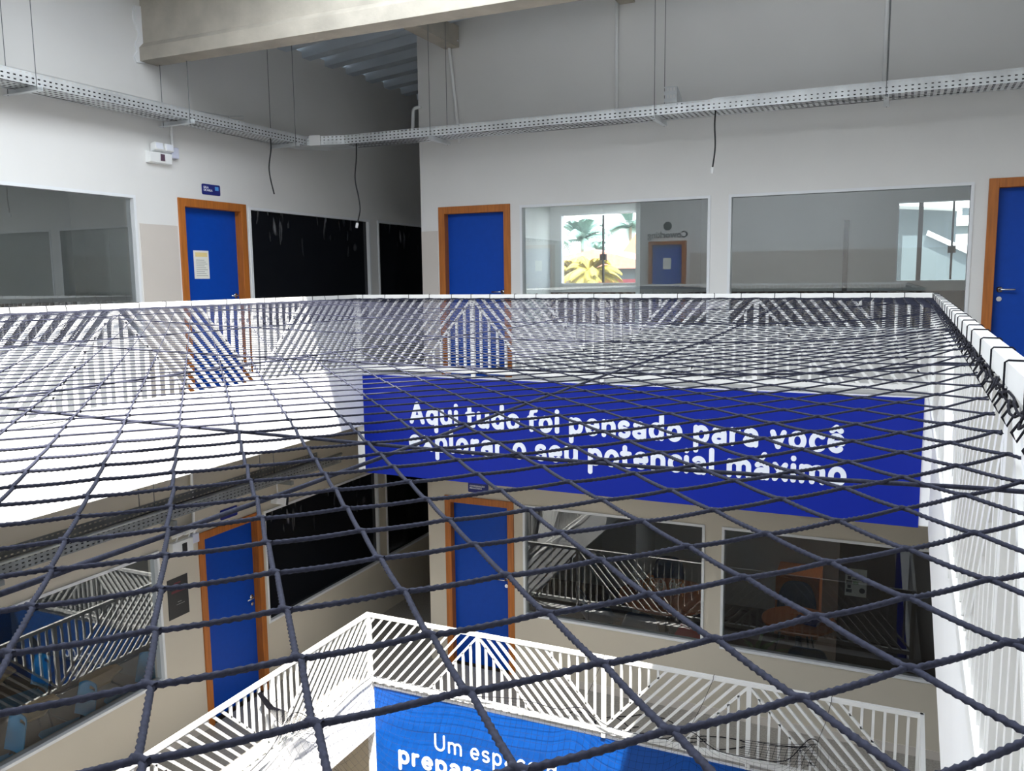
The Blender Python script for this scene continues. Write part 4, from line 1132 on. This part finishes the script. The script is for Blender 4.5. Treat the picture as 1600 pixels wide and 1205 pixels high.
# ------------------------------------------------------------------ furniture behind the lower glass
def arm_chair(label, x, y, rot, m=CHAIR_BLUE):
    """school chair with moulded shell and writing tablet; built at origin then placed"""
    z = FL
    t = thing('tablet_chair', label, 'chair', (x, y, z), 'blue school chairs behind the lower left window')
    c, s = math.cos(rot), math.sin(rot)
    def W(p): return (x + p[0] * c - p[1] * s, y + p[0] * s + p[1] * c, z + p[2])
    # shell back (faces +x): curved sheet with grip hole
    def back(u, v):           # u -1..1 across, v 0..1 up
        return (-0.20 - 0.07 * v + 0.05 * u * u, 0.21 * u * (1 - 0.12 * v * v), 0.50 + 0.34 * v)
    N, Mv = 12, 9; vs_, fs = [], []
    for k in (0, 1):
        for i in range(N + 1):
            for j in range(Mv + 1):
                u = -1 + 2 * i / N; v = j / Mv
                vv = v * (1 - 0.10 * u ** 4); p = back(u, vv); vs_.append(W((p[0] - 0.008 * k, p[1], p[2])))
    L = (N + 1) * (Mv + 1)
    def hole(i, j): return N // 2 - 2 <= i < N // 2 + 2 and j == Mv - 2
    for i in range(N):
        for j in range(Mv):
            if hole(i, j): continue
            a = i * (Mv + 1) + j; q = (a, a + 1, a + Mv + 2, a + Mv + 1); fs.append(q); fs.append(tuple(L + w for w in q[::-1]))
    for i in range(N): 
        for jj in (0, Mv):
            a = i * (Mv + 1) + jj; fs.append((a, a + Mv + 1, L + a + Mv + 1, L + a))
    for j in range(Mv):
        for i0 in (0, N):
            a = i0 * (Mv + 1) + j; fs.append((a, a + 1, L + a + 1, L + a))
    build('backrest', MB().raw(vs_, fs), m, t, smooth=True)
    mb = MB(); poly = [(-0.2, -0.19), (0.17, -0.2), (0.21, -0.15), (0.21, 0.15), (0.17, 0.2), (-0.2, 0.19)]
    mb.prism(poly, 0.435, 0.455, lambda p, q, h: W((p, q, h))); build('seat', mb, m, t, bevel=0.006)
    for sx, sy in ((-1, -1), (-1, 1), (1, -1), (1, 1)):
        mb = MB(); mb.tube([W((0.16 * sx, 0.16 * sy, 0.435)), W((0.21 * sx, 0.20 * sy, 0.0))], 0.011, 7); build('leg', mb, BLACK, t)
    mb = MB()
    for sy in (-0.15, 0.15): mb.tube([W((-0.16, sy, 0.42)), W((-0.20, sy, 0.5)), W((-0.235, sy, 0.62))], 0.010, 7)
    build('back_frame', mb, BLACK, t)
    mb = MB(); poly = [(-0.02, -0.33), (0.10, -0.35), (0.36, -0.30), (0.42, -0.20), (0.42, -0.02), (0.34, 0.04), (0.20, 0.02), (0.10, -0.10), (-0.02, -0.18)]
    mb.prism(poly, 0.70, 0.722, lambda p, q, h: W((p, q, h))); tb_ = build('tablet', mb, TABLET, t, bevel=0.004)
    mb = MB(); mb.tube([W((-0.1, -0.22, 0.43)), W((0.05, -0.27, 0.55)), W((0.14, -0.24, 0.70))], 0.010, 7); build('tablet_support', mb, BLACK, tb_)
    return t
arm_chair('turquoise blue tablet-arm chair behind the lower left window, nearest the black poster', -7.10, 5.88, -1.85)
arm_chair('turquoise blue tablet-arm chair behind the lower left window, middle of the row', -7.12, 5.16, -1.85)
arm_chair('turquoise blue tablet-arm chair behind the lower left window, at the picture edge', -7.15, 4.45, -1.85)
arm_chair('turquoise blue tablet-arm chair in the second row deep behind the lower left window', -8.1, 5.4, -1.85)
arm_chair('turquoise blue tablet-arm chair in the second row behind the lower left window, towards the edge', -8.1, 4.6, -1.85)


def round_table(label, x, y, r):
    t = thing('round_table', label, 'table', (x, y, FL))
    build('tabletop', MB().lathe((x, y, FL), [(r - 0.01, 0.715), (r, 0.722), (r, 0.738), (r - 0.006, 0.745)], 40), TABLE_O, t)
    build('pedestal', MB().lathe((x, y, FL), [(0.04, 0.03), (0.035, 0.1), (0.035, 0.66), (0.12, 0.715)], 16), BLACK, t)
    build('base', MB().lathe((x, y, FL), [(0.30, 0.0), (0.30, 0.015), (0.05, 0.035)], 24), BLACK, t)
    return t
round_table('round orange wooden table behind the lower back window, holding white paper models', -2.48, 10.12, 0.62)
round_table('round orange wooden table behind the lower right window, beside the plant', -0.88, 9.95, 0.42)


def shell_chair(label, x, y, rot, group='blue shell chairs round the tables'):
    z = FL; t = thing('shell_chair', label, 'chair', (x, y, z), group); c, s = math.cos(rot), math.sin(rot)
    def W(p): return (x + p[0] * c - p[1] * s, y + p[0] * s + p[1] * c, z + p[2])
    N, Mv = 12, 10; vs_, fs = [], []
    for k in (0, 1):
        for i in range(N + 1):
            for j in range(Mv + 1):
                u = -1 + 2 * i / N; v = j / Mv; w = 0.24 * (1 - 0.35 * max(0, v - 0.55) ** 2 * 4)
                bend = max(0, v - 0.45) / 0.55
                px = 0.22 - 0.40 * min(v / 0.45, 1) - 0.07 * bend + 0.05 * u * u * bend - 0.01 * k * (1 if bend > 0 else 0)
                pz = 0.45 - 0.02 * math.sin(math.pi * min(v / 0.45, 1)) + 0.40 * bend * (1 - 0.12 * u ** 4) + 0.03 * u * u * (1 - bend) - 0.01 * k
                vs_.append(W((px, w * u, pz)))
    L = (N + 1) * (Mv + 1)
    for i in range(N):
        for j in range(Mv):
            a = i * (Mv + 1) + j; q = (a, a + 1, a + Mv + 2, a + Mv + 1); fs.append(q); fs.append(tuple(L + w_ for w_ in q[::-1]))
        for jj in (0, Mv): a = i * (Mv + 1) + jj; fs.append((a, a + Mv + 1, L + a + Mv + 1, L + a))
    for j in range(Mv):
        for i0 in (0, N): a = i0 * (Mv + 1) + j; fs.append((a, a + 1, L + a + 1, L + a))
    build('shell', MB().raw(vs_, fs), CHAIR_DARK, t, smooth=True)
    for sx, sy in ((-1, -1), (-1, 1), (1, -1), (1, 1)):
        mb = MB(); mb.tube([W((0.13 * sx, 0.14 * sy, 0.43)), W((0.22 * sx, 0.22 * sy, 0.0))], 0.012, 7); build('leg', mb, BLACK, t)
    return t
shell_chair('deep blue shell chair at the far side of the round table with paper models', -2.72, 11.05, -1.45)
shell_chair('deep blue shell chair in front of the round table, left of the red box', -2.58, 9.40, 1.57)
shell_chair('deep blue shell chair at the left edge of the round table', -3.3, 9.80, 0.6)
shell_chair('deep blue shell chair behind the round table beside the plant', -1.0, 10.72, -1.57)
shell_chair('deep blue shell chair in front of the table beside the plant', -0.7, 9.2, 1.57)

t = thing('paper_model', 'cluster of white and orange curled paper models on the round table', 'craft models', (-2.6, 10.2, FL + 0.745)); random.seed(21)
ORANGE = mat('orange_paper', srgb(226, 140, 50), 0.6)
for nm, m, n in (('white_curls', PAPER, 26), ('orange_curls', ORANGE, 9)):
    mb = MB()
    for k in range(n):
        a = random.uniform(0, 6.28); bx = -2.62 + random.uniform(-0.38, 0.30) + (0.22 if nm[0] == 'o' else 0); by = 10.18 + random.uniform(-0.12, 0.12); h = random.uniform(0.06, 0.2); r = random.uniform(0.02, 0.05)
        pts = [(bx + r * math.cos(a + q * 4) * (0.3 + q), by + r * math.sin(a + q * 4) * (0.3 + q), FL + 0.75 + h * math.sin(q * 2.6)) for q in np.linspace(0, 1, 9)]
        mb.tube(pts, 0.009, 5)
    build(nm, mb, m, t)
mb = MB(); mb.box(-2.22, -1.80, 9.42, 9.80, FL, FL + 0.50); mb.box(-2.24, -1.78, 9.40, 9.82, FL + 0.50, FL + 0.53)
tag(build('red_box', mb, RED, bevel=0.01), 'red box with lid standing behind the lower back window by the mullion', 'box')

def plant(label, x, y):
    t = thing('potted_plant', label, 'plant', (x, y, FL)); random.seed(9)
    build('pot', MB().lathe((x, y, FL), [(0.14, 0.0), (0.19, 0.36), (0.20, 0.38), (0.17, 0.38), (0.16, 0.34)], 20), BLACK, t)
    mb = MB()
    for k in range(46):
        a = random.uniform(0, 6.28); e = random.uniform(0.15, 1.35); L = random.uniform(0.3, 0.62); w = 0.022
        P = []
        for q in np.linspace(0, 1, 6):
            rr = L * q * math.cos(e); zz = L * q * math.sin(e) - 0.22 * q * q
            P.append((rr, zz, w * math.sin(math.pi * min(1, q * 0.85 + 0.12))))
        vs_ = []
        for rr, zz, ww in P:
            cx_, cy_ = x + rr * math.cos(a), y + rr * math.sin(a)
            vs_ += [(cx_ - ww * math.sin(a), cy_ + ww * math.cos(a), FL + 0.36 + zz), (cx_ + ww * math.sin(a), cy_ - ww * math.cos(a), FL + 0.36 + zz), (cx_, cy_, FL + 0.352 + zz)]
        fs = []
        for i in range(5): b = 3 * i; fs += [(b, b + 3, b + 5, b + 2), (b + 2, b + 5, b + 4, b + 1), (b, b + 1, b + 4, b + 3)]
        mb.raw(vs_, fs)
    build('leaves', mb, LEAF, t)
plant('spiky green and yellow plant in a dark pot behind the lower right window', -1.30, 9.50)
t = thing('cabinet', 'orange wooden cabinet beyond the table behind the lower right window', 'cabinet', (-1.0, 10.9, FL))
mb = MB(); mb.box(-1.30, -0.75, 11.2, 11.7, FL, FL + 0.84); build('body', mb, TABLE_O, t)
mb = MB(); mb.box(-1.28, -1.03, 11.185, 11.2, FL + 0.06, FL + 0.8); build('cabinet_door', mb, TABLE_O, t)
mb = MB(); mb.box(-1.02, -0.77, 11.185, 11.2, FL + 0.06, FL + 0.8); build('cabinet_door', mb, TABLE_O, t)
t = thing('folder', 'blue folder lying on the table beside the plant', 'folder', (-0.78, 9.86, FL + 0.745))
mb = MB(); mb.prism([(-0.93, 9.85), (-0.68, 9.79), (-0.64, 9.97), (-0.89, 10.03)], FL + 0.746, FL + 0.775, lambda p, q, s: (p, q, s)); build('cover', mb, NAVY, t)

# ------------------------------------------------------------------ outdoors beyond the back rooms
mb = MB(); mb.box(-40, 30, YF + 0.6, 75, -4.4, -4.3); struct('ground_outside', mb, GROUND_M, 'ground outside behind the building', 'ground')


def palm(name, label, x, y, zc, H0, n, L, m, droop=1.0, seed=1, leaf=0.32, group=None):
    t = thing(name, label, 'palm', (x, y, H0), group); random.seed(seed)
    mb = MB(); mb.tube([(x + 0.1, y, H0), (x, y, (H0 + zc) / 2), (x, y, zc)], [0.16, 0.12, 0.09], 10); build('trunk', mb, TRUNK, t, smooth=True)
    mb = MB()
    for k in range(n):
        a = 6.283 * k / n + random.uniform(-0.25, 0.25); e = random.uniform(0.15, 1.25); LL = L * random.uniform(0.8, 1.1)
        mid = []
        for q in np.linspace(0, 1, 13):
            rr = LL * q * math.cos(e) * (1 - 0.15 * q); zz = LL * q * math.sin(e) - droop * LL * 0.62 * q * q
            mid.append(Vector((x + rr * math.cos(a), y + rr * math.sin(a), zc + zz)))
        mb.tube(mid, [0.022 * (1 - 0.8 * i / 12) for i in range(13)], 4)
        side = Vector((-math.sin(a), math.cos(a), 0))
        for i in range(1, 13):
            d = (mid[i] - mid[i - 1]).normalized()
            for j in (0, 0.5):
                p = mid[i - 1].lerp(mid[i], j); ll = leaf * LL * math.sin(math.pi * (0.12 + 0.82 * (i + j) / 13.5))
                for sg in (-1, 1):
                    tip = p + side * sg * ll * 0.75 + d * ll * 0.55 - Vector((0, 0, 0.45 * ll * droop))
                    w = d * 0.035 * LL * 0.5
                    up = Vector((0, 0, 0.006))
                    m_ = p.lerp(tip, 0.5) + up
                    mb.raw([p - w, p + w, m_ + w * 0.9, tip, m_ - w * 0.9], [(0, 1, 2, 3, 4)])
    build('fronds', mb, m, t)
    return t
palm('coconut_palm', 'tall blue-green palm with arching fronds in the middle of the window view', -16.1, 45.0, 2.15, -4.3, 15, 3.1, LEAF_P, 0.9, 3, 0.24)
palm('coconut_palm', 'blue-green palm with hanging fronds at the left edge of the window view', -15.6, 38.0, 2.1, -4.3, 13, 2.6, LEAF_P, 1.1, 8, 0.26)
palm('coconut_palm', 'distant blue-green palm at the right of the window view above the orange wall', -16.3, 55.0, 3.4, -4.3, 12, 3.2, LEAF_P, 1.0, 14, 0.26)
palm('coconut_palm', 'low far palm beside the tiled roof in the window view', -21.2, 63.0, 2.2, -4.3, 11, 2.4, LEAF_P, 1.1, 22, 0.26)
palm('yellow_palm', 'yellow-green bushy palm at the left of the window view', -6.05, 16.2, 0.1, -4.3, 24, 0.85, LEAF_Y, 0.9, 5, 0.2)
palm('yellow_palm', 'yellow feathery palm in front of the tiled roof in the window view', -5.35, 15.4, 0.1, -4.3, 28, 0.9, LEAF_Y, 1.0, 6, 0.2)
t = thing('house', 'house with pale red tiled roof beyond the yellow palms', 'house', (-7.6, 24, -4.3))
mb = MB(); mb.box(-9.6, -6.4, 24.0, 27.0, -4.3, 0.28); build('wall', mb, PLASTER_G, t)
mb = MB(); mb.prism([(-9.9, 0.28), (-6.1, 0.28), (-6.1, 0.34), (-8.1, 0.85), (-9.9, 0.5)], 23.6, 27.4, lambda p, q, s: (p, s, q)); build('roof', mb, TILE, t)
mb = MB(); mb.box(-7.2, -6.6, 23.96, 24.0, -1.5, -0.1); build('burgundy_panel', mb, BURGUNDY, t)
mb = MB(); mb.prism([(-9.35, -4.3), (-7.6, -4.3), (-7.6, 1.6), (-8.7, 1.6), (-9.35, 0.75)], 30, 33, lambda p, q, s: (p, s, q)); tag(build('orange_building', mb, PLASTER_O, ), 'pale orange plastered building at the right of the palm window', 'building')
mb = MB(); mb.box(-7.6, -4.0, 17.5, 17.7, -4.3, -0.02); tag(build('garden_wall', mb, BURGUNDY), 'burgundy garden wall behind the yellow palms', 'garden wall')
t = thing('neighbour_building', 'grey-green neighbouring building with white eave outside the right back window', 'building', (-0.4, 17, -4.3))
mb = MB(); mb.box(-2.5, 0.86, 16.0, 22.0, -4.3, 1.5); build('wall', mb, PLASTER_G, t)
mb = MB(); mb.prism([(-2.5, 1.32), (1.15, 1.02), (1.15, 1.12), (-2.5, 1.5)], 15.2, 16.0, lambda p, q, s: (p, s, q)); build('eave', mb, PLASTER_W, t)
mb = MB(); mb.box(0.9, 1.08, 15.25, 15.4, 0.93, 1.03); build('bracket', mb, PLASTER_G, t)
t = thing('parapet', 'grey parapet wall with sloping white coping outside the right back window', 'wall', (0.9, 14.6, -4.3))
mb = MB(); mb.prism([(0.05, -4.3), (2.6, -4.3), (2.6, -0.55), (0.40, 0.60), (0.05, 0.60)], 14.5, 14.8, lambda p, q, s: (p, s, q)); build('wall', mb, PLASTER_G, t)
mb = MB(); mb.prism([(0.38, 0.60), (2.6, -0.55), (2.6, -0.48), (0.40, 0.67)], 14.45, 14.85, lambda p, q, s: (p, s, q)); build('coping', mb, PLASTER_W, t)
mb = MB(); mb.box(0.92, 4.0, 20.0, 20.2, -4.3, 0.83); tag(build('terrace_wall', mb, PLASTER_W), 'bright white terrace wall beyond the sloping parapet', 'wall')
t = thing('far_house', 'distant white roofed house against the sky in the right back window', 'house', (2.2, 30, -4.3))
mb = MB(); mb.box(1.3, 4.0, 30, 33, -4.3, 1.5); build('wall', mb, PLASTER_G, t)
mb = MB(); mb.prism([(1.2, 1.5), (4.2, 1.5), (2.4, 2.0), (1.6, 2.1)], 29.6, 33.4, lambda p, q, s: (p, s, q)); build('roof', mb, PLASTER_W, t)

# ------------------------------------------------------------------ raise everything so that the ground floor is z = 0
for o in list(SC.objects):
    if o.parent is None and o.type in {'MESH', 'EMPTY'}: o.location.z += ZO
